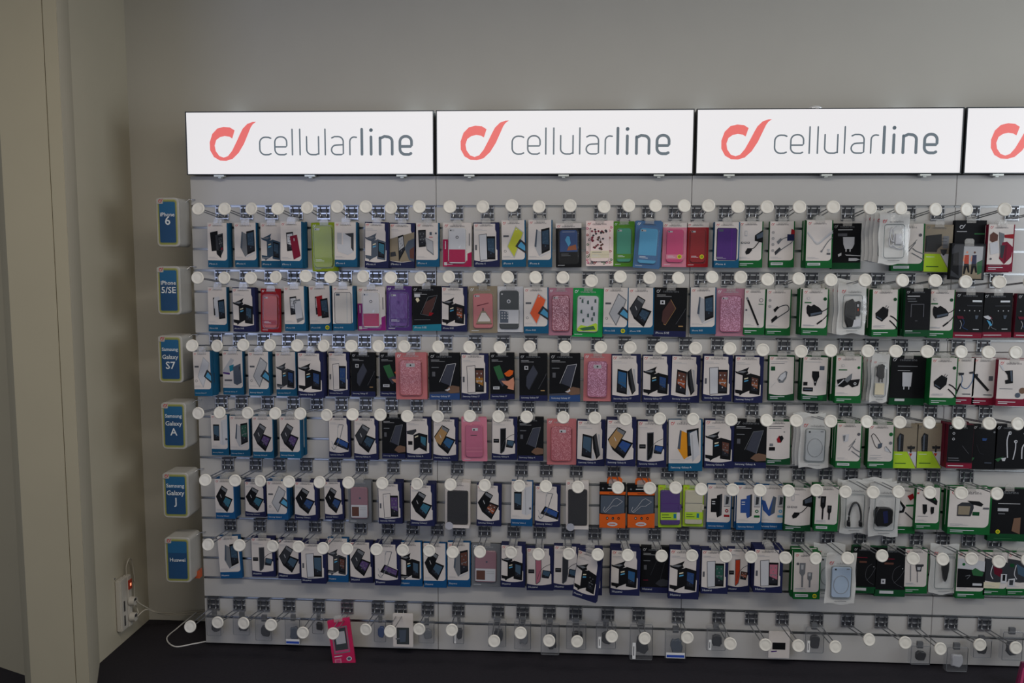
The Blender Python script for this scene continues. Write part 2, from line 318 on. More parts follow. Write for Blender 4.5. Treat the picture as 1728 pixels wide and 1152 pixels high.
for z in (.04, .11):
    bm = bmesh.new(); bmesh.ops.create_cone(bm, cap_ends=True, segments=16, radius1=.020, radius2=.018, depth=.022, matrix=Matrix.Translation((.040, .012, z)) @ Matrix.Rotation(math.pi / 2, 4, 'Y')); pl = bm_obj('plug', bm, M_pw, ps)
    bm = bmesh.new(); box(bm, .0505, .0520, .002, .018, z + .003, z + .014); bm_obj('plug_recess', bm, mat('slot_dark', '2b2b2f', .5), pl)
bm = bmesh.new(); tube(bm, [(-.001, 0, 0), (.004, 0, 0)], .004); bm_obj('wall_screw', bm, M_chrome, ps, (.0, -.052, .233))
def cable(name, pts, r, m, label):
    bm = bmesh.new(); tube(bm, smooth_path(pts, 8), r, 8); return tag(bm_obj(name, bm, m), label, 'cable')
X = XL
cable('cable', [(X + .02, .012, .291), (X + .02, .014, .33), (X + .022, .035, .355), (X + .02, .06, .33), (X + .02, .072, .25), (X + .02, .065, .17), (X + .05, .04, .11)], .003, M_cab, 'cream cable arching over the top of the wall power strip')
cable('cable', [(X + .054, .02, .106), (X + .072, .06, .12), (X + .10, .10, .09), (X + .15, .17, .055), (X + .22, .205, .05), (X + .30, .205, .06)], .003, M_cab, 'upper cream cable running from power strip to the back wall')
cable('cable', [(X + .054, .02, .176), (X + .070, .05, .14), (X + .11, .12, .075), (X + .20, .19, .042), (X + .28, .205, .056), (X + .325, .205, .10)], .003, M_cab, 'lower cream cable sagging beside the corner of the back wall')
cable('cable', [(X + .325, .205, .10), (X + .335, .205, .16), (X + .345, .19, .26), (X + .34, .12, .33)], .0022, M_cg, 'thin grey cable rising to the lowest shelf marker')
cable('cable', [(X + .23, .2, .05), (X + .17, .14, .0035), (X + .17, .04, .0035), (X + .24, -.03, .0035), (X + .31, .0, .0035), (X + .37, .03, .0035), (X + .46, .05, .0035)], .003, mat('cable_bright', 'c9c8c8', .4), 'white cable looping on the dark floor towards the slatwall')
# ------------------------------------------------------------------ display hooks
ORD = 'zeroth first second third fourth fifth sixth seventh eighth ninth tenth eleventh twelfth thirteenth fourteenth fifteenth sixteenth seventeenth eighteenth nineteenth twentieth twenty-first twenty-second twenty-third twenty-fourth twenty-fifth twenty-sixth twenty-seventh twenty-eighth twenty-ninth thirtieth thirty-first thirty-second thirty-third thirty-fourth'.split()
ROWN = ['', 'top row', 'second row', 'third row', 'fourth row', 'fifth row', 'sixth row', 'bottom row']
GRI = [0, 0, 3, 6, 9, 12, 15, 19]
M_disc = mat('disc_plastic', 'd3cfc6', .45, var=.02)
M_plate = mat('bracket_steel', '46484e', .35, metal=.4, var=.2)
def bracket_mesh():
    bm = bmesh.new()
    box(bm, -.026, .026, -.0035, -.0020, -.054, .002)
    return bm
def bars_mesh():
    bm = bmesh.new()
    for z in (-.008, -.029, -.050): box(bm, -.0262, .0262, -.0075, -.0035, z - .0025, z + .0025)
    box(bm, -.0262, -.0235, -.006, -.0035, -.054, 0); box(bm, .0235, .0262, -.006, -.0035, -.054, 0)
    return bm
HK = {}
def hook(x, zg, zd, label, group, rnd):
    rise = round((zd - (zg - .046)) / .004) * .004
    rt = empty('display_hook', (x, 0, zg), label, 'hook', group)
    if 'p' not in HK:
        HK['p'] = bm_obj('bracket_plate', bracket_mesh(), M_plate, rt).data; HK['b'] = bm_obj('bracket_bars', bars_mesh(), M_chrome, rt).data
        bm = bmesh.new()
        prof = [(0, -.0034), (.0110, -.0031), (.0192, -.0021), (.0200, -.0027), (.0225, -.0024), (.0240, -.0002), (.0240, .0026), (.0225, .0040), (0, .0044)]
        n = 24; rings = []
        for r, y in prof:
            rings.append([bm.verts.new((r * math.cos(2 * math.pi * k / n), y, r * math.sin(2 * math.pi * k / n))) for k in range(n)] if r else [bm.verts.new((0, y, 0))])
        for A, B in zip(rings, rings[1:]):
            for k in range(n):
                a = [A[k % len(A)], A[(k + 1) % len(A)]] if len(A) > 1 else [A[0]]; b = [B[(k + 1) % len(B)], B[k % len(B)]] if len(B) > 1 else [B[0]]
                bm.faces.new(a + b)
        bmesh.ops.recalc_face_normals(bm, faces=bm.faces)
        HK['d'] = bm_obj('end_disc', bm, M_disc, rt, smooth=True).data
        bpy.data.objects.remove([c for c in rt.children if c.name.startswith('end_disc')][0])
    else:
        mesh_obj('bracket_plate', HK['p'], rt); mesh_obj('bracket_bars', HK['b'], rt)
    key = 'w%.3f' % rise
    for s_ in (-1, 1):
        kk = key + str(s_)
        if kk not in HK:
            bm = bmesh.new(); z0 = -.046; tube(bm, [(s_ * .0125, -.009, -.004), (s_ * .0125, -.009, -.040), (s_ * .0125, -.012, -.046), (s_ * .0125, -.022, z0 + rise * .08), (s_ * .0095, -.217, z0 + rise)], .0023, 6)
            o = bm_obj('prong', bm, M_chrome, rt); HK[kk] = o.data
        else: mesh_obj('prong', HK[kk], rt)
    d = mesh_obj('end_disc', HK['d'], rt, (0, -.2215, -.046 + rise)); d.rotation_euler = (math.radians(-8 + rnd.uniform(-6, 6)), 0, math.radians(rnd.uniform(-10, 10)))
    return rt
HOOKS = [
 [(0.1376, 1.8136), (0.2377, 1.8137), (0.3393, 1.8137), (0.4394, 1.8138), (0.5505, 1.8165), (0.6634, 1.8188), (0.7707, 1.8204), (0.8642, 1.8152), (0.9698, 1.8216), (1.083, 1.8209), (1.2044, 1.821), (1.3113, 1.8225), (1.4108, 1.8218), (1.5245, 1.8226), (1.6477, 1.822), (1.737, 1.8238), (1.8334, 1.8246), (1.9368, 1.8239), (2.0236, 1.8229), (2.1289, 1.8215), (2.2324, 1.8215), (2.3471, 1.8216), (2.4662, 1.8187), (2.5959, 1.817), (2.7033, 1.8153), (2.8248, 1.8136), (2.9326, 1.8137), (3.0639, 1.8131), (3.2084, 1.8087)],
 [(0.1259, 1.5551), (0.2284, 1.556), (0.3302, 1.5565), (0.4253, 1.5585), (0.5401, 1.5622), (0.6337, 1.5607), (0.757, 1.5621), (0.8615, 1.5611), (0.9726, 1.5606), (1.0783, 1.5638), (1.1904, 1.5636), (1.2968, 1.5649), (1.3999, 1.5635), (1.5009, 1.5632), (1.6056, 1.5498), (1.7105, 1.5669), (1.8173, 1.5648), (1.9221, 1.5646), (2.0436, 1.5667), (2.1465, 1.5658), (2.2433, 1.5607), (2.3541, 1.5627), (2.4688, 1.5596), (2.5901, 1.5595), (2.7218, 1.5579), (2.8368, 1.5592), (2.9433, 1.5569), (3.0604, 1.5551), (3.1672, 1.5557)],
 [(0.0958, 1.2966), (0.1925, 1.2995), (0.294, 1.3008), (0.3964, 1.3014), (0.5019, 1.3009), (0.6027, 1.3018), (0.7086, 1.3024), (0.812, 1.3019), (0.9094, 1.3024), (1.0379, 1.3021), (1.1546, 1.3013), (1.2682, 1.3039), (1.3793, 1.3069), (1.5112, 1.3047), (1.6431, 1.3068), (1.7513, 1.3048), (1.8652, 1.307), (1.9902, 1.3071), (2.1151, 1.3075), (2.2347, 1.3042), (2.3728, 1.2976), (2.4788, 1.3028), (2.6118, 1.3041), (2.7109, 1.3008), (2.8228, 1.3027), (2.942, 1.3021), (3.0386, 1.3005), (3.1335, 1.304)],
 [(0.1108, 1.0388), (0.1946, 1.04), (0.3038, 1.0415), (0.4108, 1.0402), (0.508, 1.0404), (0.6096, 1.0391), (0.7093, 1.0401), (0.8159, 1.042), (0.9188, 1.0383), (1.0347, 1.036), (1.1563, 1.0409), (1.2642, 1.0413), (1.3702, 1.0416), (1.5071, 1.0397), (1.6252, 1.0406), (1.7391, 1.0376), (1.8653, 1.0413), (1.9884, 1.0412), (2.1273, 1.0432), (2.2575, 1.0427), (2.3651, 1.0435), (2.4897, 1.0434), (2.6202, 1.0434), (2.7378, 1.0427), (2.8436, 1.0435), (2.9473, 1.0421), (3.057, 1.0412), (3.1572, 1.0398)],
 [(0.1295, 0.7778), (0.247, 0.7772), (0.3455, 0.777), (0.4581, 0.7766), (0.5776, 0.776), (0.6894, 0.7761), (0.8199, 0.7766), (0.9541, 0.7759), (1.0822, 0.7755), (1.2129, 0.7768), (1.3437, 0.7776), (1.4443, 0.7772), (1.5652, 0.7767), (1.7157, 0.7784), (1.8347, 0.7767), (1.9303, 0.7789), (2.0257, 0.7784), (2.1418, 0.7766), (2.242, 0.7786), (2.3458, 0.777), (2.4491, 0.7798), (2.5541, 0.7772), (2.6546, 0.7782), (2.7466, 0.78), (2.8593, 0.7822), (2.972, 0.7825), (3.0998, 0.7813)],
 [(0.1319, 0.5208), (0.2564, 0.5216), (0.3877, 0.5185), (0.4898, 0.5188), (0.5854, 0.5169), (0.6804, 0.5175), (0.7949, 0.5157), (0.8968, 0.5152), (0.9992, 0.5168), (1.0897, 0.5124), (1.1942, 0.516), (1.3136, 0.516), (1.4186, 0.512), (1.5341, 0.5139), (1.6435, 0.5173), (1.757, 0.5144), (1.8845, 0.517), (1.9981, 0.5201), (2.1229, 0.5179), (2.2176, 0.5193), (2.3447, 0.5204), (2.4565, 0.5207), (2.5739, 0.5219), (2.6994, 0.5373), (2.812, 0.5282), (2.9195, 0.5262), (3.0236, 0.5337), (3.1225, 0.5255), (3.2248, 0.5317)],
 [(0.0487, 0.1846), (0.1601, 0.2045), (0.2639, 0.2034), (0.3732, 0.2005), (0.4993, 0.1749), (0.6192, 0.1734), (0.7486, 0.1922), (0.8446, 0.191), (0.9583, 0.1993), (1.0855, 0.2005), (1.2499, 0.161), (1.3524, 0.1958), (1.462, 0.1693), (1.5696, 0.1681), (1.7019, 0.1927), (1.8274, 0.189), (1.9885, 0.1963), (2.1509, 0.1766), (2.2828, 0.1781), (2.4059, 0.1759), (2.5431, 0.1779), (2.6672, 0.2078), (2.7998, 0.2013), (2.9301, 0.1817), (3.0731, 0.2016), (3.2041, 0.1926)]]   # (x, z) of every end disc, row by row
rnd = random.Random(3)
for r, lst in enumerate(HOOKS, 1):
    zg = ZT - GRI[r] * SP
    for i, (x, z) in enumerate(lst):
        hook(x, zg, z, 'chrome twin-wire hook with round white tip, %s from left in the %s' % (ORD[i + 1], ROWN[r]), 'white tipped hooks of the ' + ROWN[r], rnd)
# ------------------------------------------------------------------ printed fronts
def pic(art, a1, a2, w, h):
    """printed picture as flat coloured shapes; u to the right, v downwards, both 0..1"""
    L = []
    def P(c, *uv): L.append((c, [(u * w, -v * h) for u, v in uv]))
    def St(c, pts, t=.0016, smooth=True):
        q = smooth_path([(u * w, -v * h, 0) for u, v in pts], 4) if smooth and len(pts) > 2 else [Vector((u * w, -v * h, 0)) for u, v in pts]
        for A, B in zip(q, q[1:]):
            d = (B - A)
            if d.length < 1e-6: continue
            d.normalize(); n = Vector((-d.y, d.x, 0)) * t / 2; e = d * t * .3
            L.append((c, [tuple((A - n - e).xy), tuple((B - n + e).xy), tuple((B + n + e).xy), tuple((A + n - e).xy)]))
    def Ci(c, u, v, r, n=12): L.append((c, [(u * w + r * math.cos(2 * math.pi * k / n), -v * h + r * math.sin(2 * math.pi * k / n)) for k in range(n)]))
    def scr(q, c):
        """screen inside a quad (tl,tr,br,bl) with small icon marks"""
        def at(s_, t): return tuple((q[0][i] * (1 - s_) + q[1][i] * s_) * (1 - t) + (q[3][i] * (1 - s_) + q[2][i] * s_) * t for i in (0, 1))
        c = {'violet': 's_violet', 'green': 's_green', 'orange': 's_orange', 'lblue': 's_cyan', 'purple': 's_violet', 'teal': 's_cyan', 'blue': 's_blue', 'amber': 's_amber'}.get(c, c)
        P('black', *q); P(c, at(.1, .09), at(.9, .09), at(.9, .91), at(.1, .91))
        P('s_dark', at(.1, .60), at(.9, .74), at(.9, .91), at(.1, .91)); lt = 'steel' if c in ('scr', 'dkblue', 'steel', 's_cyan', 'navyb', 's_blue') else 'grey'
        if c in ('s_amber', 's_orange', 'sunset'): P('brown', at(.1, .09), at(.9, .09), at(.9, .40), at(.1, .40)); lt = 'lgrey'
        for r_ in range(4):
            for k in range(3): P(lt, at(.2 + k * .22, .2 + r_ * .17), at(.31 + k * .22, .2 + r_ * .17), at(.31 + k * .22, .26 + r_ * .17), at(.2 + k * .22, .26 + r_ * .17)) if (r_ + k) % 2 == 0 else None
        P(lt, at(.14, .52), at(.86, .52), at(.86, .55), at(.14, .55))
    c1 = a1; c2 = a2
    if art == 'wal':
        cv = c2 if c2 in C else 'dgrey'
        P(cv, (.02, .33), (.10, .34), (.36, .28), (.50, .24), (.44, .32), (.48, .37), (.32, .43), (.04, .37)); P('grey', (.06, .35), (.30, .32), (.42, .33), (.30, .37))
        P(cv, (.28, .42), (.53, .38), (.53, .74), (.28, .81)); P('cream', (.34, .48), (.47, .46), (.47, .485), (.34, .505)); P('lblue', (.34, .53), (.48, .51), (.48, .535), (.34, .56))
        P(cv, (.53, .37), (.90, .43), (.88, .83), (.53, .80)); scr([(.57, .42), (.85, .46), (.83, .79), (.57, .76)], c1)
        P(cv, (.03, .72), (.28, .74), (.28, .81), (.20, .85), (.18, .81), (.04, .79))
    elif art == 'wal2b':
        P('dgrey', (.02, .33), (.40, .28), (.42, .33), (.28, .42), (.04, .40)); P('black', (.30, .42), (.52, .37), (.52, .72), (.30, .80)); P('cream', (.35, .46), (.48, .43), (.48, .46), (.35, .49)); P('black', (.52, .37), (.86, .42), (.82, .82), (.52, .72)); scr([(.56, .42), (.82, .46), (.79, .77), (.56, .70)], c1); P('black', (.08, .57), (.25, .57), (.25, .66), (.08, .66))
    elif art == 'wal2':
        P('lgrey', (.12, .24), (.32, .24), (.32, .6), (.12, .6)); P('silver', (.38, .24), (.72, .28), (.72, .66), (.38, .62)); P('dgrey', (.45, .26), (.85, .24), (.85, .64), (.74, .68), (.74, .34)); P('silver', (.10, .48), (.70, .54), (.84, .66), (.60, .74), (.16, .66))
    elif art in ('wal3', 'wal4'):
        cv = c2
        if art == 'wal3': P(cv, (.15, .32), (.40, .30), (.40, .62), (.15, .62)); P('silver', (.19, .37), (.32, .37), (.32, .39), (.19, .39)); P('silver', (.19, .42), (.32, .42), (.32, .44), (.19, .44)); P(cv, (.38, .24), (.60, .20), (.60, .68), (.42, .74), (.38, .66)); P('dgrey', (.52, .21), (.60, .20), (.60, .68), (.52, .71))
        else: P(cv, (.03, .32), (.2, .36), (.34, .56), (.5, .24), (.62, .27), (.58, .62), (.36, .70), (.12, .56)); P('slate', (.5, .24), (.62, .27), (.58, .62), (.42, .66))
        P('lgrey', (.68, .22), (.92, .22), (.92, .46), (.68, .46)); P('dgrey', (.76, .25), (.88, .27), (.86, .42), (.74, .44)); P('grey', (.68, .47), (.92, .47), (.92, .49), (.68, .49)); Ci(c1, .80, .58, .0070); Ci('silver', .80, .58, .003); P(c1, (.69, .67), (.92, .67), (.92, .72), (.69, .72))
    elif art == 'twobk':
        P('black', (.12, .22), (.50, .18), (.52, .62), (.20, .64)); P('dgrey', (.38, .28), (.76, .23), (.78, .62), (.62, .78), (.44, .70)); scr([(.50, .30), (.74, .27), (.76, .58), (.54, .62)], 'dgrey'); P('black', (.42, .62), (.66, .62), (.66, .80), (.50, .70)); P('crimson', (.66, .56), (.74, .55), (.74, .60), (.66, .61))
    elif art == 'fol' or art == 'fol2':
        P(c1, (.33, .20), (.55, .26), (.56, .72), (.46, .77), (.26, .56)); P('slate', (.33, .20), (.38, .21), (.34, .58), (.26, .56)); scr([(.53, .20), (.88, .16), (.90, .64), (.56, .72)], c2 if c2 in C else 'dgrey'); P('silver', (.46, .77), (.92, .66), (.92, .68), (.55, .78))
        if art == 'fol2': P('silver', (.62, .26), (.82, .20), (.92, .66), (.70, .82), (.66, .60)); P('lgrey', (.66, .30), (.70, .29), (.76, .78), (.70, .82))
    elif art == 'folio':
        cv = c2 if c2 in C else 'dgrey'
        P('black', (.04, .44), (.36, .16), (.66, .26), (.52, .42), (.90, .50), (.60, .84), (.22, .66)); P(cv, (.07, .45), (.36, .19), (.62, .27), (.48, .43), (.30, .64), (.12, .55)); P('grey', (.36, .19), (.62, .27), (.56, .34), (.34, .25)); scr([(.52, .43), (.88, .51), (.62, .80), (.28, .65)], c1)
        P('silver', (.27, .38), (.33, .46), (.32, .48), (.26, .40))
    elif art in ('pair', 'pair2'):
        scr([(.26, .24), (.58, .22), (.60, .62), (.30, .64)], 'silver') if c1 != 'none' else None
        if art == 'pair' and c1 != 'crimson': P(c1, (.32, .24), (.60, .21), (.62, .66), (.38, .68)); scr([(.50, .30), (.84, .27), (.88, .70), (.56, .72)], 'scr')
        else: P(c1, (.42, .32), (.76, .28), (.92, .74), (.60, .82)); P('silver', (.60, .36), (.64, .36), (.64, .42), (.61, .42))
        if art == 'pair2': P('silver', (.50, .34), (.80, .32), (.86, .70), (.54, .73)); P('dgrey', (.53, .35), (.57, .35), (.57, .38), (.53, .38))
    elif art == 'side':
        scr([(.08, .17), (.42, .16), (.42, .54), (.12, .56)], 'dgrey'); P(c1, (.38, .33), (.74, .42), (.76, .74), (.46, .62)); P('lgrey', (.40, .35), (.72, .43), (.74, .70), (.48, .60)); P('slate', (.58, .21), (.68, .21), (.68, .28), (.58, .28)); Ci('slate', .86, .24, .004); P('logo', (.56, .32), (.72, .32), (.72, .335), (.56, .335))
    elif art == 'diag':
        P('lgrey' if c1 != 'lgrey' else 'grey', (.22, .56), (.58, .12), (.92, .26), (.80, .46), (.52, .82)); P(c1, (.25, .56), (.59, .15), (.88, .27), (.76, .45), (.51, .78)); P('dgrey', (.56, .56), (.76, .40), (1, .50), (1, .72)); P('lblue', (.66, .56), (.80, .46), (.97, .55), (.97, .66)); Ci('silver', .62, .20, .0028)
        P('ink', (.07, .32), (.30, .32), (.30, .36), (.07, .36)); Ci('ink', .14, .66, .005); Ci('white', .14, .66, .0035)
    elif art == 'slim':
        q = [(.20, .27), (.52, .25), (.54, .84), (.24, .86)]; P('ink', *q); P(c1, (.22, .28), (.50, .265), (.52, .83), (.26, .845)); scr([(.50, .31), (.84, .31), (.84, .83), (.52, .83)], c2 if c2 in C else 'scr'); Ci('silver', .32, .33, .003); P('lgrey', (.24, .87), (.86, .84), (.86, .855), (.3, .885)); P('ink', (.06, .5), (.13, .5), (.13, .62), (.06, .62))
    elif art == 'photo':
        P('taupe', (.02, .36), (.98, .20), (.98, .84), (.5, .87), (.02, .84)); scr([(.33, .30), (.55, .26), (.62, .60), (.38, .86)], 'lgrey'); P('dgrey', (.04, .66), (.24, .64), (.28, .74), (.04, .76)); P('slate', (.60, .56), (.74, .40), (.98, .34), (.98, .86), (.78, .82)); P('brown', (.80, .60), (.98, .52), (.98, .8), (.82, .78))
    elif art == 'full':
        P('ink' if c1 == 'clear' else 'dgrey', *[(u, v) for u, v in ((.12, .13), (.84, .13), (.90, .17), (.90, .84), (.14, .84), (.08, .80), (.08, .16))]); P(c1, (.13, .14), (.83, .14), (.87, .175), (.87, .83), (.15, .83), (.11, .79), (.11, .17)); P('slate', (.16, .16), (.34, .16), (.34, .21), (.16, .21)); P('lgrey' if c1 == 'clear' else 'violet', (.66, .14), (.70, .14), (.70, .82), (.66, .82))
    elif art == 'stand':
        scr([(.20, .30), (.54, .35), (.52, .84), (.17, .79)], c1); P('black', (.54, .36), (.68, .28), (.82, .76), (.70, .85), (.58, .62)); P('dgrey', (.60, .35), (.68, .28), (.80, .75), (.72, .80)); P('lgrey', (.72, .30), (.80, .31), (.84, .74), (.82, .76)); P('silver', (.52, .84), (.56, .70), (.64, .80), (.60, .86))
    elif art in ('ring', 'ring2'):
        scr([(.40, .50), (.96, .64), (.90, .82), (.22, .68)], 'navyb' if art == 'ring' else 'violet'); St('grey', [(.45, .26), (.48, .20), (.68, .20), (.66, .26), (.50, .56), (.26, .80), (.14, .74)], .0028); St('lgrey', [(.42, .50), (.44, .24), (.5, .2)], .0022); St('lgrey', [(.14, .6), (.30, .82)], .003)
    elif art == 'flip':
        P('ink', (.33, .26), (.56, .25), (.56, .64), (.50, .80), (.38, .86), (.33, .84)); P(c1 if c1 in C and c1 not in ('navyb', 'scr') else 'black', (.35, .28), (.54, .27), (.54, .62), (.48, .78), (.38, .84), (.36, .84)); St('dgrey', [(.40, .74), (.50, .56), (.70, .44), (.94, .38)], .0018); scr([(.60, .52), (.92, .55), (.82, .72), (.56, .70)], c1 if c1 in ('navyb', 'orange') else 'steel'); P('black', (.07, .51), (.29, .51), (.29, .60), (.07, .60)); P('ink', (.10, .54), (.26, .54), (.26, .56), (.10, .56))
    elif art == 'backs':
        P('lgrey', (.02, .44), (.40, .16), (.56, .20), (.34, .40), (.30, .55), (.05, .52)); P('teal', (.32, .34), (.54, .30), (.5, .44), (.34, .48)); P('slate', (.50, .36), (.86, .28), (.90, .72), (.68, .78), (.52, .74)); P('dgrey', (.78, .36), (.84, .34), (.82, .42), (.78, .44)); P('purple', (.02, .48), (.34, .50), (.34, .54), (.02, .52)); P('ink', (.08, .65), (.44, .65), (.44, .69), (.08, .69))
    elif art == 'white2':
        scr([(.12, .24), (.48, .24), (.48, .64), (.14, .64)], 'steel'); P('silver', (.60, .14), (.92, .10), (.94, .70), (.70, .76), (.50, .72)); P('lgrey', (.62, .18), (.66, .18), (.70, .72), (.66, .74)); Ci('ink', .88, .60, .005)
    # dark boxes
    elif art == 'kdiag':
        P('kfig', (.46, .36), (.84, .22), (.70, .54), (.62, .66), (.34, .62)); St('grey', [(.28, .62), (.56, .24), (.88, .20), (.74, .48), (.58, .66), (.28, .62)], .0012, False); P('silver', (.08, .17), (.28, .17), (.28, .24), (.08, .24)); P('cream', (.14, .26), (.22, .26), (.26, .32), (.18, .36), (.12, .30)); P('red', (.60, .58), (.74, .60), (.66, .66), (.56, .66)); P('grey', (.06, .745), (.62, .745), (.62, .755), (.06, .755))
    elif art in ('kcase', 'kcase2'):
        cc = 'kfig' if art == 'kcase' else 'kit'
        P(cc, (.50, .24), (.66, .40), (.34, .76), (.24, .68), (.26, .48)); St('tan' if art == 'kcase' else 'dgrey', [(.50, .24), (.66, .42), (.36, .76), (.30, .74)], .0014, False); St('ink', [(.96, .42), (.92, .48), (.68, .74)], .0012, False); P('silver' if art == 'kcase' else 'lgrey', (.18, .26), (.32, .26), (.32, .34), (.18, .34)); P('black', (.22, .28), (.28, .28), (.28, .32), (.22, .32)); P('tan', (.76, .77), (.9, .77), (.9, .79), (.76, .79))
    elif art in ('outl', 'outl2', 'outl3'):
        cc = {'outl': 'silver', 'outl2': 'grey', 'outl3': 'dgrey'}[art]
        P('kit' if art != 'outl3' else 'black', (.38, .62), (.60, .24), (.88, .22), (.70, .70)); St(cc, [(.34, .62), (.58, .25), (.88, .22), (.68, .72)], .0016, False); St(cc, [(.68, .72), (.58, .78)], .003, False)
        P('dirt' if art != 'outl3' else 'dgrey', (.52, .80), (.64, .72), (.76, .69), (.99, .72), (.99, .84), (.70, .86)); P('silver', (.50, .79), (.62, .77), (.66, .73), (.68, .78), (.60, .81)) if art == 'outl' else None
        P('grey', (.08, .30), (.32, .30), (.32, .315), (.08, .315)); P('ink', (.10, .40), (.20, .40), (.20, .50), (.10, .50)); P('crimson' if art == 'outl3' else 'grey', (.08, .72), (.26, .72), (.26, .735), (.08, .735)) if art == 'outl3' else None
    elif art == 'hand':
        P('kgreen', (.14, .30), (.40, .26), (.58, .52), (.34, .58)); P('kit', (.34, .58), (.58, .52), (.70, .62), (.50, .72)); P('orangep', (.58, .44), (.80, .36), (.96, .38), (.90, .52), (.66, .50)); P('black', (.64, .56), (.98, .44), (.98, .48), (.68, .62)); P('skin', (.46, .60), (.74, .60), (.96, .52), (.99, .64), (.96, .80), (.70, .76), (.74, .72), (.56, .66)); P('silver', (.12, .72), (.38, .72), (.38, .78), (.12, .78)); P('ink', (.16, .74), (.34, .74), (.34, .76), (.16, .76))
    elif art == 'wplug' or art == 'wplug2':
        if art == 'wplug': P('silver', (.36, .30), (.76, .30), (.76, .46), (.68, .56), (.44, .56), (.38, .46)); P('silver', (.46, .56), (.50, .56), (.50, .62), (.46, .62)); P('silver', (.60, .56), (.64, .56), (.64, .62), (.60, .62)); P('silver', (.20, .68), (.32, .64), (.32, .70), (.22, .73)); P('lgrey', (.45, .68), (.98, .70), (.98, .72), (.5, .71)); P('silver', (.58, .76), (.84, .76), (.98, .79), (.84, .82), (.58, .82)); P('ink', (.18, .22), (.5, .22), (.5, .28), (.18, .28)); P('lgrey', (.18, .13), (.68, .13), (.68, .15), (.18, .15))
        else: P('silver', (.34, .33), (.62, .33), (.60, .62), (.36, .62)); P('silver', (.39, .62), (.42, .62), (.42, .68), (.39, .68)); P('silver', (.53, .62), (.56, .62), (.56, .68), (.53, .68)); P('grey', (.2, .20), (.76, .20), (.76, .215), (.2, .215)); P('lgrey', (.2, .29), (.55, .29), (.55, .30), (.2, .30)); P('silver', (.16, .87), (.44, .87), (.44, .92), (.16, .92))
    elif art == 'square':
        St('ink', [(.24, .58), (.24, .32), (.72, .32), (.72, .58)], .003, False); P('lgrey', (.08, .14), (.56, .14), (.56, .16), (.08, .16)); P('grey', (.08, .20), (.4, .20), (.4, .215), (.08, .215)); P('grey', (.10, .25), (.45, .25), (.45, .265), (.10, .265)); P('txt', (.04, .87), (.32, .87), (.32, .885), (.04, .885)); P('grey', (.04, .91), (.64, .91), (.64, .925), (.04, .925)); P('ink', (.4, .66), (.5, .66), (.5, .67), (.4, .67))
    elif art in ('line', 'line2'):
        St('ink', [(.80, .36), (.62, .44), (.56, .62), (.70, .74), (.9, .80)], .0012); St('ink', [(.95, .44), (.80, .60), (.62, .72)], .0012); Ci('lgrey', .88, .42, .002); P('crimson', (.12, .22), (.6, .22), (.6, .235), (.12, .235)); P('brown', (.28, .30), (.58, .30), (.58, .34), (.28, .34))
        P('silver', (.16, .88), (.62, .88), (.62, .94), (.16, .94)); 
        if art == 'line2': P('silver', (.20, .64), (.34, .64), (.34, .74), (.20, .74)); P('ink', (.24, .67), (.30, .67), (.30, .71), (.24, .71))
    elif art == 'qual':
        P('lgrey', (.22, .28), (.8, .28), (.8, .29), (.22, .29)); P('lgrey', (.22, .37), (.50, .37), (.50, .43), (.22, .43)); P('grey', (.24, .47), (.42, .47), (.42, .485), (.24, .485)); Ci('sticker', .26, .82, .0085); Ci('lime', .26, .82, .0055); P('dirt', (.62, .80), (.66, .56), (.84, .54), (.84, .86)); P('greend', (.16, .91), (.64, .91), (.64, .925), (.16, .925)); P('kgreen', (.16, .94), (.64, .94), (.64, .955), (.16, .955))
    elif art == 'logo':
        P('wine', (.02, .50), (.98, .50), (.98, .72), (.02, .72)); P('brown', (.1, .50), (.9, .50), (.9, .56), (.1, .56)); P('lgrey', (.06, .22), (.38, .22), (.38, .235), (.06, .235)); P('kgreen', (.62, .26), (.95, .26), (.95, .29), (.62, .29)); 
        L.extend([('silver', [(w * .14 + (x - 205) / 300 * w * .2, -h * .17 + (432 - z) / 245 * h * .085) for x, z in LOGO_A])])
    elif art == 'dim':
        for v in (.20, .33): Ci('lgrey', .22, v, .005); Ci('dgrey', .22, v, .003)
        St('ink', [(.58, .48), (.72, .58), (.84, .66)], .0014); P('grey', (.05, .76), (.46, .76), (.46, .775), (.05, .775)); P('ink', (.05, .81), (.5, .81), (.5, .825), (.05, .825))
    elif art == 'dim2':
        P('dkblue', (.40, .30), (.60, .30), (.56, .36), (.42, .36)); St('dgrey', [(.2, .44), (.34, .62), (.5, .66)], .0012); P('kgreen', (.02, .74), (.16, .74), (.10, .80), (.02, .82)); Ci('grey', .86, .16, .004); P('slate', (.56, .84), (.84, .84), (.84, .86), (.56, .86))
    elif art == 'ears':
        St('silver', [(.44, .18), (.38, .34), (.40, .58), (.42, .74)], .0042); Ci('silver', .46, .19, .0068); Ci('grey', .48, .19, .004); St('silver', [(.66, .40), (.66, .56), (.60, .78)], .004); Ci('silver', .66, .38, .0066); Ci('grey', .67, .38, .004); St('silver', [(.99, .40), (.88, .52), (.88, .76)], .0045); P('kgreen', (.02, .78), (.30, .72), (.12, .84)); P('silver', (.22, .76), (.38, .74), (.34, .82), (.26, .82)); Ci('lgrey', .93, .20, .004)
    elif art in ('ear', 'ear2'):
        cc = 'dkblue' if art == 'ear' else 'grey'
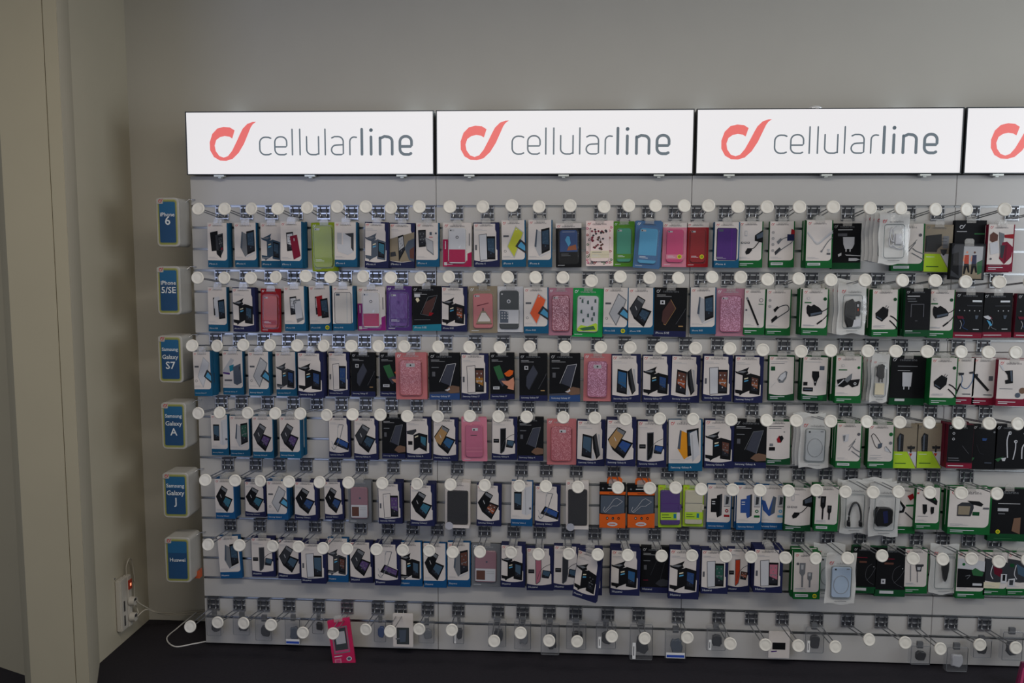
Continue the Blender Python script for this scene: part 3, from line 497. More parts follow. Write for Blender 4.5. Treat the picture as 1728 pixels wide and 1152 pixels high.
        St(cc, [(.25, .55), (.35, .66), (.30, .76), (.48, .82)], .0018); St('lgrey', [(.2, .62), (.26, .70), (.22, .80)], .0016); P('wine', (.08, .52), (.28, .52), (.34, .58), (.12, .58)); P('txt', (.58, .17), (.90, .17), (.90, .21), (.58, .21)); P('slate', (.7, .5), (.82, .5), (.78, .58), (.72, .58)); P('txt', (.66, .80), (.86, .80), (.86, .815), (.66, .815)); P('dgrey', (.4, .28), (.92, .28), (.92, .30), (.4, .30))
        for k in range(5 if art == 'ear' else 3): Ci('lgrey', (.16 if art == 'ear' else .52) + k * .17, .40, .0024, 8)
        if art == 'ear2': P('silver', (.02, .52), (.18, .50), (.30, .56), (.24, .60), (.08, .56)); P('lblue', (.14, .60), (.26, .64), (.34, .72), (.26, .74))
    elif art == 'runners':
        P('dgrey', (.02, .16), (.10, .02), (.5, .02), (.98, .10), (.98, .97), (.30, .97), (.02, .9)); P('black', (.02, .30), (.22, .24), (.26, .9), (.02, .74)); P('lgrey', (.36, .08), (.92, .08), (.92, .97), (.36, .97)); P('taupe', (.36, .62), (.92, .50), (.92, .97), (.36, .97)); P('kgreen', (.76, .52), (.92, .44), (.92, .80), (.80, .86))
        for u, c_, s_ in ((.44, 'orange', 1.08), (.66, 'navy', .96)):
            Ci('skin' if c_ == 'orange' else 'brown', u + .02, .245, .0042); P(c_, (u - .05, .32), (u + .08, .31), (u + .09, .56), (u - .05, .57)); P('skin', (u - .07, .34), (u - .04, .34), (u - .05, .50), (u - .09, .48)); P('black', (u - .05, .56), (u + .09, .56), (u + .13, .80), (u + .08, .80), (u + .03, .64), (u - .01, .84), (u - .06, .84))
    elif art == 'pack':
        P('brown', (.06, .22), (.18, .16), (.36, .22), (.36, .34), (.16, .38), (.06, .34)); P('silver', (.06, .40), (.36, .36), (.46, .60), (.12, .64)); P('grey', (.40, .16), (.60, .20), (.56, .70), (.48, .66)); P('red', (.60, .22), (.96, .20), (.96, .30), (.62, .28)); P('crimson', (.54, .38), (.72, .36), (.96, .48), (.92, .68), (.66, .84), (.46, .72)); P('dgrey', (.48, .44), (.66, .44), (.60, .72), (.50, .70)); P('wine', (.66, .44), (.74, .42), (.72, .78), (.64, .82)); P('grey', (.08, .86), (.56, .86), (.56, .87), (.08, .87))
        Ci('ink', .14, .73, .004)
    elif art == 'dongle':
        P('black', (.66, .30), (.99, .18), (.99, .46), (.66, .42)); P('slate', (.72, .30), (.99, .22), (.99, .34), (.75, .38)); St('black', [(.86, .42), (.66, .56), (.5, .60)], .003); P('black', (.28, .66), (.36, .58), (.54, .58), (.56, .62), (.44, .70), (.32, .72)); P('lgrey', (.24, .20), (.34, .20), (.34, .32), (.24, .32)); P('white', (.26, .22), (.32, .22), (.32, .30), (.26, .30))
        for k in range(3): P('ink', (.10 + k * .13, .44), (.19 + k * .13, .44), (.19 + k * .13, .48), (.10 + k * .13, .48)); P('white', (.12 + k * .13, .45), (.17 + k * .13, .45), (.17 + k * .13, .47), (.12 + k * .13, .47))
    elif art == 'cable':
        cc = c1 if c1 in C else 'grey'
        St(cc, [(.36, .48), (.52, .38), (.82, .34), (.90, .44), (.72, .52), (.50, .60), (.24, .72)], .0034); P('black' if cc == 'dark' else 'grey', (.28, .44), (.44, .36), (.50, .40), (.34, .50)); P('black' if cc == 'dark' else 'dgrey', (.20, .66), (.40, .56), (.46, .60), (.24, .73))
        if c2 == 'red': P('red', (.86, .16), (.99, .20), (.99, .36), (.84, .30)); P('navy', (.70, .28), (.98, .28), (.98, .42), (.70, .42))
        for k in range(4 if c2 == 'red' else 2): Ci('grey', .13, .24 + k * .13, .0052); Ci('white', .13, .24 + k * .13, .0034); Ci('ink', .13, .24 + k * .13, .0018)
    elif art == 'wcable':
        St('lgrey', [(.04, .26), (.22, .38), (.42, .50), (.70, .38), (.98, .26)], .005); St('silver', [(.04, .24), (.24, .40), (.46, .46), (.74, .34), (.98, .22)], .003); St('grey', [(.98, .36), (.80, .46), (.60, .64)], .0028); Ci('grey', .58, .65, .004); P('ink', (.78, .68), (.92, .68), (.92, .72), (.78, .72)); P('lgrey', (.80, .60), (.90, .60), (.88, .66), (.82, .66))
    elif art == 'leads':
        St('grey', [(.5, .52), (.66, .42), (.76, .34)], .002); St('grey', [(.5, .60), (.72, .40)], .003); St('grey', [(.64, .52), (.76, .58), (.98, .64)], .0035); St('grey', [(.62, .62), (.78, .68), (.98, .76)], .0035); P('silver', (.22, .26), (.48, .24), (.44, .40), (.28, .42)); P('grey', (.24, .28), (.34, .27), (.32, .40), (.27, .40)); Ci('ink', .86, .24, .006)
    elif art == 'stylus':
        St('black', [(.12, .20), (.68, .78)], .0072, False); St('grey', [(.12, .19), (.16, .23)], .006, False); Ci('lgrey', .70, .81, .004); Ci('ink', .78, .24, .0075); Ci('white', .78, .24, .0055); Ci('ink', .10, .46, .004); P('green', (.66, .32), (.90, .32), (.90, .335), (.66, .335))
    elif art in ('plug', 'plug2'):
        if art == 'plug': P('black', (.16, .40), (.20, .34), (.34, .37), (.44, .33), (.66, .40), (.78, .48), (.76, .54), (.50, .58), (.28, .60), (.18, .52)); P('slate', (.32, .53), (.74, .48), (.74, .52), (.34, .58)); St('black', [(.76, .48), (.88, .45), (.99, .40)], .003); St('black', [(.99, .54), (.88, .62), (.76, .68)], .003); St('black', [(.76, .68), (.60, .75)], .006, False); Ci('lgrey', .22, .20, .0055); Ci('white', .22, .20, .004); P('green', (.08, .28), (.34, .28), (.34, .305), (.08, .305)); Ci('greend', .86, .21, .0065); P('lgrey', (.08, .78), (.5, .78), (.5, .79), (.08, .79))
        else: P('black', (.12, .50), (.40, .36), (.62, .42), (.60, .56), (.38, .68), (.14, .60)); P('slate', (.16, .58), (.38, .65), (.36, .62), (.18, .56)); St('ink', [(.54, .42), (.62, .36)], .0022); St('ink', [(.48, .40), (.54, .34)], .0022); Ci('greend', .86, .21, .0065) ; St('black', [(.70, .56), (.84, .60), (.99, .68)], .0045); St('black', [(.68, .66), (.84, .74), (.99, .84)], .0045); P('lgrey', (.10, .76), (.5, .76), (.5, .77), (.10, .77))
    elif art == 'carw':
        P('grey', (.34, .52), (.44, .42), (.64, .34), (.72, .36), (.68, .50), (.56, .60), (.40, .60)); P('silver', (.37, .52), (.46, .43), (.64, .36), (.66, .46), (.52, .56)); Ci('dgrey', .42, .54, .003); P('greend', (.08, .24), (.24, .24), (.24, .33), (.08, .33)); P('lgrey', (.08, .13), (.7, .13), (.7, .14), (.08, .14)); P('grey', (.08, .17), (.6, .17), (.6, .18), (.08, .18)); St('lgrey', [(.1, .7), (.26, .6)], .001)
    elif art == 'carb':
        P('black', (.38, .34), (.64, .34), (.66, .46), (.58, .56), (.54, .66), (.49, .66), (.46, .56), (.38, .46)); Ci('silver', .51, .58, .0022); P('slate', (.66, .22), (.84, .22), (.84, .31), (.66, .31)); P('black', (.06, .58), (.22, .58), (.22, .66), (.06, .66)); P('black', (.06, .70), (.44, .70), (.44, .79), (.06, .79)); P('slate', (.10, .73), (.4, .73), (.4, .76), (.10, .76)); P('lgrey', (.08, .13), (.7, .13), (.7, .14), (.08, .14)); P('green', (.66, .88), (.84, .88), (.84, .97), (.66, .97))
    elif art == 'loops':
        P('black', (.04, .50), (.36, .46), (.60, .50), (.92, .48), (.86, .62), (.64, .66), (.5, .60), (.30, .66), (.10, .64)); St('silver', [(.02, .64), (.2, .56), (.30, .50)], .004); Ci('silver', .74, .58, .0055); Ci('dgrey', .74, .58, .003); P('grey', (.32, .50), (.52, .40), (.62, .36), (.60, .48), (.44, .56)); Ci('lgrey', .26, .20, .0055); Ci('white', .26, .20, .004); P('green', (.10, .28), (.42, .28), (.42, .30), (.10, .30)); Ci('green', .86, .24, .0055)
    elif art == 'buds':
        St('blue', [(.26, .34), (.36, .46), (.32, .60), (.60, .66), (.84, .50), (.86, .34)], .0026); P('dgrey', (.14, .32), (.42, .32), (.40, .37), (.18, .38)); P('dgrey', (.66, .30), (.92, .28), (.90, .33), (.68, .34)); St('black', [(.10, .78), (.28, .56)], .005, False); P('ink', (.4, .77), (.8, .77), (.8, .79), (.4, .79))
    elif art == 'stick':
        St('black', [(.08, .38), (.68, .68)], .0095, False); Ci('black', .12, .38, .0075); Ci('dgrey', .16, .36, .0045); P('ink', (.68, .38), (.86, .38), (.86, .48), (.68, .48)); P('ink', (.5, .77), (.86, .77), (.86, .79), (.5, .79))
    elif art == 'clip':
        P('black', (.20, .24), (.46, .22), (.50, .50), (.26, .52), (.24, .44), (.34, .42), (.30, .32)); P('slate', (.38, .24), (.44, .23), (.48, .46), (.43, .46)); P('silver', (.02, .10), (.12, .12), (.2, .24), (.14, .22)); Ci('dirt', .82, .66, .012); Ci('slate', .68, .76, .010); P('grey', (.08, .62), (.5, .62), (.5, .63), (.08, .63))
    elif art == 'redp':
        P('red', (.42, .42), (.52, .34), (.66, .40), (.60, .50), (.46, .50)); P('black', (.50, .36), (.64, .34), (.70, .40), (.60, .50)); P('grey', (.14, .52), (.28, .52), (.28, .58), (.14, .58)); P('black', (.12, .60), (.36, .60), (.36, .68), (.12, .68)); P('dgrey', (.10, .13), (.7, .13), (.7, .14), (.10, .14)); P('grey', (.10, .17), (.6, .17), (.6, .18), (.10, .18)); Ci('grey', .72, .26, .0025)
    elif art == 'carcable':
        St('black', [(.10, .26), (.22, .22), (.50, .46), (.44, .54), (.28, .50), (.10, .26)], .0022); P('slate', (.38, .44), (.54, .42), (.52, .52), (.36, .54)); P('silver', (.62, .50), (.80, .56), (.86, .64), (.66, .60)); St('grey', [(.68, .50), (.88, .64)], .003); Ci('green', .86, .22, .0075); Ci('grey', .86, .42, .0065); P('lgrey', (.08, .70), (.5, .70), (.5, .71), (.08, .71)); P('lgrey', (.08, .75), (.56, .75), (.56, .76), (.08, .76))
    elif art == 'nozzle':
        P('black', (.16, .32), (.26, .20), (.42, .24), (.42, .62), (.20, .62)); P('slate', (.24, .26), (.30, .24), (.30, .60), (.24, .60)); P('black', (.58, .50), (.90, .50), (.88, .56), (.60, .56)); P('black', (.70, .48), (.76, .48), (.76, .64), (.70, .64))
    elif art == 'dksq':
        P('black', (.04, .24), (.60, .20), (.62, .44), (.48, .52), (.46, .58), (.04, .58)); P('grey', (.66, .24), (.86, .24), (.86, .50), (.66, .50)); P('dgrey', (.58, .52), (.82, .52), (.80, .60), (.70, .66), (.62, .60))
        for k in range(3): P('ink', (.62, .28 + k * .07), (.8, .28 + k * .07), (.8, .30 + k * .07), (.62, .30 + k * .07))
    elif art == 'conn':
        cc = c1
        for u, s_ in ((.32, 1.25), (.60, 1)):
            P(cc, (u - .09 * s_, .22 if s_ > 1 else .42), (u + .09 * s_, .22 if s_ > 1 else .42), (u + .08 * s_, .44 if s_ > 1 else .56), (u + .035, .50 if s_ > 1 else .60), (u + .03, .74), (u - .03, .74), (u - .035, .50 if s_ > 1 else .60), (u - .09 * s_, .44 if s_ > 1 else .56)); P('lgrey' if cc != 'black' else 'dgrey', (u - .06, .26 if s_ > 1 else .44), (u + .04, .26 if s_ > 1 else .44), (u + .03, .36 if s_ > 1 else .50), (u - .05, .36 if s_ > 1 else .50))
        Ci('ink', .14, .24, .0055); P('lgrey', (.08, .76), (.45, .76), (.45, .77), (.08, .77))
    elif art == 'teardrop':
        P('black', (.30, .22), (.60, .42), (.54, .54), (.36, .56), (.28, .44)); P('silver', (.36, .32), (.50, .44), (.46, .50), (.38, .50)); P('red', (.64, .18), (.84, .12), (.90, .22), (.76, .28)); P('green', (.60, .37), (.92, .36), (.92, .40), (.62, .41)); St('dgrey', [(.60, .54), (.76, .62), (.92, .70)], .005)
    elif art == 'mounts':
        P('black', (.24, .16), (.44, .22), (.74, .22), (.86, .32), (.84, .42), (.60, .34), (.40, .28)); Ci('green', .74, .28, .0035); P('black', (.26, .40), (.44, .40), (.46, .56), (.38, .64), (.30, .62)); P('black', (.60, .46), (.74, .46), (.74, .60), (.64, .64), (.60, .56)); P('grey', (.08, .68), (.5, .68), (.5, .69), (.08, .69)); P('logo', (.02, .12), (.12, .12), (.08, .16), (.02, .16))
    elif art == 'cube':
        P('dgrey', (.20, .36), (.30, .30), (.56, .30), (.58, .42), (.52, .60), (.20, .60)); P('taupe', (.22, .38), (.50, .38), (.48, .57), (.22, .57)); P('black', (.42, .26), (.70, .27), (.80, .33), (.76, .38), (.54, .34)); P('ink', (.80, .40), (.94, .40), (.94, .44), (.80, .44)); P('greend', (.56, .50), (.72, .50), (.72, .58), (.56, .58)); P('lgrey', (.06, .80), (.28, .80), (.28, .81), (.06, .81))
    elif art == 'tplug':
        St('grey', [(.24, .36), (.26, .72)], .003, False); St('grey', [(.54, .50), (.56, .74)], .003, False); P('dgrey', (.44, .34), (.80, .34), (.80, .38), (.72, .40), (.70, .50), (.50, .50), (.46, .40)); P('lgrey', (.52, .40), (.68, .40), (.66, .47), (.54, .47)); P('lgrey', (.06, .76), (.4, .76), (.4, .77), (.06, .77))
    elif art == 'pgreen':
        P('silver', (.02, .14), (.98, .20), (.98, .42), (.7, .40), (.02, .36)); P('black', (.02, .36), (.5, .38), (.98, .42), (.98, .76), (.02, .76)); P('kgreen', (.5, .40), (.62, .34), (.92, .44), (.88, .52), (.56, .50)); St('grey', [(.30, .52), (.46, .50), (.36, .58)], .002); Ci('green', .22, .27, .006); P('silver', (.56, .67), (.88, .67), (.88, .72), (.56, .72))
    elif art in ('pdark', 'pcar'):
        P('dgrey', (.02, .14), (.98, .24), (.98, .68), (.5, .70), (.02, .66)); P('wine' if art == 'pdark' else 'steel', (.35, .26), (.75, .40), (.7, .58), (.42, .50)); St('silver', [(.34, .30), (.28, .50), (.38, .62)], .003); P('silver', (.70, .50), (.94, .50), (.94, .72), (.70, .72)); P('black', (.77, .52), (.88, .52), (.88, .66), (.77, .66)); P('cream', (.02, .70), (.7, .70), (.66, .84), (.02, .84)) if art == 'pdark' else P('silver', (.06, .62), (.32, .60), (.30, .80), (.06, .80))
        if art == 'pcar': P('greend', (.10, .26), (.26, .26), (.26, .34), (.10, .34)); P('dgrey', (.10, .64), (.26, .64), (.24, .76), (.10, .76))
    elif art == 'charcoal': pass
    return L, P, Ci, St
_ROWTXT = ['', 'iPhone 6', 'iPhone 5/SE', 'Samsung Galaxy S7', 'Samsung Galaxy A', 'Samsung Galaxy J', 'Huawei', '']
def add_text(L, s, c, x, z, hgt, wmax):
    P, tw = text_polys(s, 1, .0); k = min(hgt, wmax / tw)
    L.extend((c, [(x + a * k, z + b * k) for a, b in p]) for p in P)
def print_obj(L, root, y, name='printed_front'):
    bm = bmesh.new(); cols = []; n = len(L); bucket = {}
    lay = 0
    for i, (c, pts) in enumerate(L):
        if c not in cols: cols.append(c)
        yy = y - .00025 - .0013 * i / max(n, 30)
        try: f = bm.faces.new([bm.verts.new((x, yy, z)) for x, z in pts])
        except ValueError: continue
        f.material_index = cols.index(c)
    for f in bm.faces: f.normal_update()
    for f in bm.faces:
        if f.normal.y > 0: f.normal_flip()
    bmesh.ops.triangulate(bm, faces=[f for f in bm.faces if len(f.verts) > 4])
    return bm_obj(name, bm, [cm(c) for c in cols], root)
def header(L, w, h, c='logo', tc='ink', s_=1):
    """brand line at the head of a pack"""
    k = w * .13 / 295
    L.append((c, [(w * .06 + (x - 205) * k, -h * .035 - (z - 187) * k) for x, z in LOGO_A]))
    add_text(L, 'cellularline', tc, w * .24, -h * .035 - 215 * k, w * .118, w * .62)
def front_art(st, art, w, h, row):
    a = art.split(':'); nm = a[0]; a1 = a[1] if len(a) > 1 else 'grey'; a2 = a[2] if len(a) > 2 else 'scr'
    L = []
    def P(c, *uv): L.append((c, [(u * w, -v * h) for u, v in uv]))
    band = {'B': 'tealband', 'B2': 'blueband', 'G': 'green', 'R': 'crimson', 'N': 'navy', 'GN': 'greend'}.get(st)
    if row in (3, 4) and st == 'B': band = 'blueband'
    if st in ('B', 'B2', 'G', 'R'):
        r = .13; arc = [(.95 - r + r * math.sin(t * math.pi / 12), .845 - r * w / h * (1 - math.cos(t * math.pi / 12))) for t in range(0, 7)]
        P('white', (.0, .0), (.95, .0), *arc[::-1], (.0, .845))
    elif st in ('N', 'GN'):
        arc = [(.02 + .90 * t / 8, .845 + .035 * math.sin(t * math.pi / 8)) for t in range(9)]
        tabs = [(.92, .845), (.92, .62), (.88, .60), (.88, .22), (.84, .16), (.84, .03)] if st == 'N' else [(.96, .845), (.96, .03)]
        if st == 'GN': arc = [(.02 + .94 * t / 8, .845 + .035 * math.sin(t * math.pi / 8)) for t in range(9)]
        P('white', (.02, .02), *arc, *tabs[1:])
    elif st == 'KB': P('dkblue', (0, .88), (1, .86), (1, 1), (0, 1)); P('kit', (0, .84), (1, .80), (1, .86), (0, .88))
    elif st == 'KN': P('navy', (0, .88), (1, .88), (1, 1), (0, 1))
    elif st == 'KT': P('teal', (0, .87), (1, .85), (1, 1), (0, 1))
    elif st in ('KG', 'KW'): P('greend', (0, .86), (1, .86), (1, 1), (0, 1))
    elif st == 'KR': P('wine', (0, .87), (1, .87), (1, 1), (0, 1)); P('crimson', (0, .90), (1, .90), (1, 1), (0, 1))
    elif st == 'O':
        P('orangep', (0, .18), (1, .18), (.98, .245), (0, .245)); P('orangep', (0, .68), (.1, .69), (.5, .70), (1, .66), (1, 1), (0, 1)); P('slate', (.04, .27), (.96, .27), (.96, .66), (.5, .69), (.04, .66))
        for k in range(3): q = len(L); L.append(('black', [((.30 + k * .22) * w + .0050 * math.cos(t), -.78 * h + .0062 * math.sin(t)) for t in [j * math.pi / 5 for j in range(10)]]))
        for k in range(3): L.append((('white', 'grey', 'orangep')[k], [((.30 + k * .22) * w + .0024 * math.cos(t), -.78 * h + .0030 * math.sin(t)) for t in [j * math.pi / 4 for j in range(8)]]))
        L.append(('silver', [(.50 * w + w * .20 * math.cos(t), -.915 * h + .0085 * math.sin(t)) for t in [j * math.pi / 8 for j in range(16)]])); P('orangep', (.38, .905), (.62, .905), (.62, .925), (.38, .925))
        P('txt', (.30, .10), (.80, .10), (.80, .12), (.30, .12)); L.append(('grey', [(.12 * w + .004 * math.cos(t), -.11 * h + .004 * math.sin(t)) for t in [j * math.pi / 4 for j in range(8)]]))
        P('black', (.36, .205), (.72, .205), (.72, .218), (.36, .218))
        def S2(pts, t):
            for A, B in zip(pts, pts[1:]):
                A = Vector((A[0] * w, -A[1] * h)); B = Vector((B[0] * w, -B[1] * h)); d = (B - A).normalized(); n = Vector((-d.y, d.x)) * t
                L.append(('lgrey', [tuple(A - n), tuple(B - n), tuple(B + n), tuple(A + n)]))
        S2([(.20, .62), (.36, .52), (.54, .36), (.66, .32), (.88, .40), (.66, .50), (.50, .50)], .0009); S2([(.20, .52), (.14, .60), (.22, .65), (.50, .50)], .0009); return L
    elif st == 'LG':
        P('limeb', (.04, .62), (.58, .62), (.96, 1), (.04, 1)); P('silver', (.60, .62), (.96, .62), (.96, .97)); P('orange', (.66, .66), (.80, .66), (.74, .74)) if 'nozzle' in art else None
        P('txt', (.10, .68), (.40, .68), (.40, .69), (.10, .69)); P('greend', (.12, .88), (.56, .88), (.56, .90), (.12, .90)); header(L, w, h, 'ink', 'ink')
    if st in ('B', 'B2', 'G', 'R', 'N', 'GN'): header(L, w, h)
    elif st[0] == 'K' and art != 'logo' : header(L, w, h, 'lgrey', 'grey')
    if nm != 'charcoal': L += pic(nm, a1, a2, w, h)[0]
    if st in ('N', 'GN', 'KN', 'KB', 'KT') and nm not in ('redp', 'carw', 'carb'):
        P('lgrey', (.07, .145), (.34, .145), (.34, .155), (.07, .155)); P('lgrey', (.07, .175), (.52, .175), (.52, .182), (.07, .182))
    if st in ('B', 'B2', 'G'): P('lgrey', (.05, .77), (.35, .77), (.35, .778), (.05, .778)); P('lgrey', (.05, .795), (.48, .795), (.48, .801), (.05, .801))
    if st in ('B', 'B2', 'N', 'KB', 'KN', 'KT'): add_text(L, _ROWTXT[row], 'txt', w * .06, -h * .942, w * .115, w * (.62 if row in (3, 4, 5) else .42))
    elif st in ('G', 'GN', 'R'):
        if nm in ('cable', 'wcable', 'leads', 'conn') and row != 2: P('silver', (.06, .89), (.55, .89), (.55, .945), (.06, .945)); P('green', (.09, .91), (.5, .91), (.5, .922), (.09, .922))
        else: P('txt', (.06, .905), (.62, .905), (.62, .918), (.06, .918)); P('txt', (.06, .94), (.36, .94), (.36, .952), (.06, .952))
    elif st == 'KR': P('txt', (.06, .935), (.66, .935), (.66, .95), (.06, .95))
    elif st == 'KW': P('silver', (.12, .90), (.58, .90), (.58, .945), (.12, .945))
    if ':s' in art and not ':si' in art and not ':sl' in art and not ':st' in art and not ':sc' in art and not ':su' in art or art.endswith(':s'):
        L.append(('sticker', [(.80 * w + .0085 * math.cos(t), -.925 * h + .0085 * math.sin(t)) for t in [j * math.pi / 8 for j in range(16)]]))
        L.append(('lime', [(.80 * w + .0058 * math.cos(t), -.925 * h + .0058 * math.sin(t)) for t in [j * math.pi / 8 for j in range(16)]]))
        P('ink', (.72, .92), (.88, .92), (.88, .93), (.72, .93))
    return L
# ------------------------------------------------------------------ packs
F_clear = clear('clear_blister', 'c8c8cc', .01, .10, .02)
F_bag = clear('bag_film', 'd4d6da', .02, .12, .055)
F_keep = clear('keeper_plastic', '9a9ca2', .10, .1, .07)
F_tab = clear('hang_tab_film', 'c5c3bf', .35, .2, .06)
M_bagw = mat('bag_white', 'c6c6c4', .45, var=.08, scale=30, bump=.6)
BODY = {'B': 'tealband', 'B2': 'blueband', 'G': 'green', 'R': 'crimson', 'N': 'navy', 'GN': 'greend', 'KB': 'black', 'KN': 'black', 'KT': 'black', 'KG': 'greend', 'KW': 'black', 'K2': 'black', 'KR': 'wine', 'O': 'black', 'LG': 'taupe', 'AB': 'black', 'W': 'lgrey', 'L': 'limeb'}
FACE = {'KG': 'black', 'KR': 'black', 'LG': 'taupe', 'W': 'white'}
PHR = {'B': 'teal-banded white box', 'B2': 'blue-banded white box', 'G': 'green-banded white box', 'R': 'crimson-banded white box', 'N': 'navy-banded white box', 'GN': 'dark green-banded white box', 'KB': 'black box', 'KN': 'black box', 'KT': 'black box with teal foot', 'KG': 'black and green box', 'KW': 'black box', 'K2': 'black box', 'KR': 'black and wine box', 'O': 'orange and black box', 'LG': 'lime-footed clear pack', 'AB': 'black pack', 'W': 'white-framed pack', 'L': 'lime card pack', 'C': 'blister pack', 'C2': 'blister pack', 'P': 'clear bag'}
def carton(w, h, d, st, root):
    side, face = cm(BODY[st]), cm(FACE.get(st, BODY[st]))
    bm = bmesh.new(); fs = box(bm, 0, w, 0, d, -h, 0); fs[2].material_index = 0
    for f in bm.faces:
        f.material_index = 1 if f.calc_center_median().y < 1e-5 else 0
    bmesh.ops.bevel(bm, geom=[e for e in bm.edges if abs(e.verts[0].co.x - e.verts[1].co.x) < 1e-6 and abs(e.verts[0].co.y - e.verts[1].co.y) < 1e-6], offset=.0008, segments=1, affect='EDGES')
    return bm_obj('carton', bm, [side, face], root)
def hang_tab(w, h, root, d=.0, zt=.018):
    bm = bmesh.new(); hw = .017
    o = [(w / 2 - hw, -.010), (w / 2 + hw, -.010), (w / 2 + hw, zt - .006), (w / 2 + hw - .006, zt), (w / 2 - hw + .006, zt), (w / 2 - hw, zt - .006)]
    prism(bm, o, d + .0004, d - .0004 - .0020); bm_obj('hang_tab', bm, F_tab, root)
GL = {'glitter': ('84485a', 'd0a6b4'), 'glit2': ('945a72', 'd0a0bc'), 'glit3': ('a0545e', 'c98e94')}
def blister(w, h, art, root, row, st):
    a = art.split(':'); cc, kc = a[0], a[1]; op = a[2] if len(a) > 2 else ''
    bm = bmesh.new(); prism(bm, rrect(0, w, -h, 0, .003, 2), .004, 0)
    card = bm_obj('backing_card', bm, cm({'silver': 'silver', 'floral': 'floral', 'mauve': 'mauve', 'rose': 'rose'}.get(cc, cc) if st != 'C2' else 'white'), root)
    L = []
    def P(c, *uv): L.append((c, [(u * w, -v * h) for u, v in uv]))
    if st == 'C2':
        P({'crimson': 'raspb', 'magenta': 'magenta'}[cc], (0, .38), (.18, .38), (.18, .86), (.85, .86), (.85, .70), (1, .66), (1, 1), (0, 1)); St_ = None
        P('txt', (.07, .42), (.10, .42), (.10, .60), (.07, .60)); P('ink', (.90, .24), (.93, .24), (.93, .52), (.90, .52)); P('silver', (.04, .90), (.14, .90), (.14, .97), (.04, .97))
    if 'b' in op and cc in ('black', 'floral', 'blue', 'pink', 'red') and cc != 'blue': P('white' if cc != 'floral' else 'floral', (0, 0), (1, 0), (1, .11), (0, .11))
    if op == 'bs': P(cc, (.0, .11), (1, .11), (1, 1), (0, 1))
    if cc == 'floral':
        rr = random.Random(5)
        for k in range(46):
            u, v = rr.uniform(.04, .94), rr.uniform(.13, .97)
            for r_, c_ in ((.0048, ('red', 'hotpink', 'dgrey', 'kgreen')[k % 4]), (.0022, 'floral')): L.append((c_, [(u * w + r_ * (1 + .3 * math.cos(3 * t)) * math.cos(t), -v * h + r_ * math.sin(t)) for t in [j * math.pi / 5 for j in range(10)]]))
    header(L, w, h, 'logo' if (st == 'C2' or 'b' in op) and cc != 'blue' else 'txt', 'ink' if st == 'C2' or 'b' in op else 'lgrey')
    P('txt' if kc not in ('floral',) else 'ink', (.08, .945), (.34, .945), (.34, .955), (.08, .955)) if cc not in ('rose', 'mauve') else None
    print_obj(L, root, 0)
    # the cover itself
    x0, x1, z0, z1 = .15 * w, .84 * w, -.90 * h, -.155 * h
    if cc == 'lime': x0, x1, z1, z0 = .10 * w, .80 * w, -.08 * h, -.92 * h
    if st == 'C2': x0, x1, z0, z1 = .20 * w, .80 * w, -.93 * h, -.12 * h
    if cc == 'silver': x0, x1, z0, z1 = .08 * w, .82 * w, -.93 * h, -.09 * h
    if cc == 'grey': x0, x1, z0, z1 = .12 * w, .86 * w, -.88 * h, -.16 * h
    mk = {'glitter': 1, 'glit2': 1, 'glit3': 1}.get(kc)
    m = glitter('glitter_' + kc, *GL[kc]) if mk else mat('case_' + kc, {'red': '84161e', 'crimson': '8a1838'}.get(kc) or C.get({'cactus': 'silver'}.get(kc, kc), '888888') if kc != 'lime' else '86941a', .35, var=.03, spec=.3)
    bm = bmesh.new(); prism(bm, rrect(x0, x1, z0, z1, .011, 4), 0, -.0085, bevel=.0022); case = bm_obj('phone_cover', bm, m, root)
    if mk:
        bm = bmesh.new(); cxm = (x0 + x1) / 2; o_ = rrect(x0, x1, z0, z1, .011, 4); o_.append(o_[0]); tube(bm, [(x, -.008, z) for x, z in o_], .0017, 5); bm_obj('cover_rim', bm, mat('rim_' + kc, {'glitter': '8f3f50', 'glit2': 'a05673', 'glit3': 'a9545c'}[kc], .3), case)
    L = []; kw, kh = x1 - x0, z1 - z0
    def K(c, *uv): L.append((c, [(x0 + u * kw, z1 - v * kh) for u, v in uv]))
    def KC(c, u, v, r, n=14): L.append((c, [(x0 + u * kw + r * math.cos(2 * math.pi * k / n), z1 - v * kh + r * math.sin(2 * math.pi * k / n)) for k in range(n)]))
    dk = 'dgrey'
    if row in (3, 4) and (mk or kc == 'pinkd'):
        K('lgrey', (.30, .10), (.70, .10), (.70, .20), (.30, .20)) if row == 3 else K('silver', (.40, .10), (.72, .10), (.72, .18), (.40, .18)); KC('black', .5, .15, .0036); 
        if kc == 'pinkd': K(dk, (.30, .31), (.66, .31), (.66, .33), (.30, .33)); K('pink', (.02, .70), (.98, .70), (.98, .72), (.02, .72)); K('pink', (.02, .80), (.98, .80), (.98, .83), (.02, .83))
    elif kc not in ('floral', 'dkblue', 'dark', 'clearp'):
        K('lgrey', (.07, .045), (.34, .045), (.34, .095), (.07, .095)); KC('black', .13, .07, .0026)
    if op in ('k', 'b', 'bs', 'r', 'a') or kc in ('violet', 'teal2'):
        K(cc if cc != 'floral' else 'cream', (.0, .76), (1, .76), (1, .90), (0, .90)) if cc not in ('black',) else None
        K('txt', (.08, .80), (.42, .80), (.42, .812), (.08, .812)); K('txt', (.08, .835), (.55, .835), (.55, .847), (.08, .847))
    if op == 'bs': KC('sticker', .78, .82, .0085); KC('lime', .78, .82, .0058)
    if kc == 'silver' or kc == 'clear': KC('dgrey', .5, .26, .006); KC(('silver' if kc == 'silver' else 'clear'), .5, .26, .0035); K('raspb', (.03, .60), (.97, .60), (.97, .96), (.03, .96)); K('txt', (.58, .52), (.72, .48), (.68, .56), (.60, .58))
    if kc == 'violet': KC('purple', .48, .28, .006)
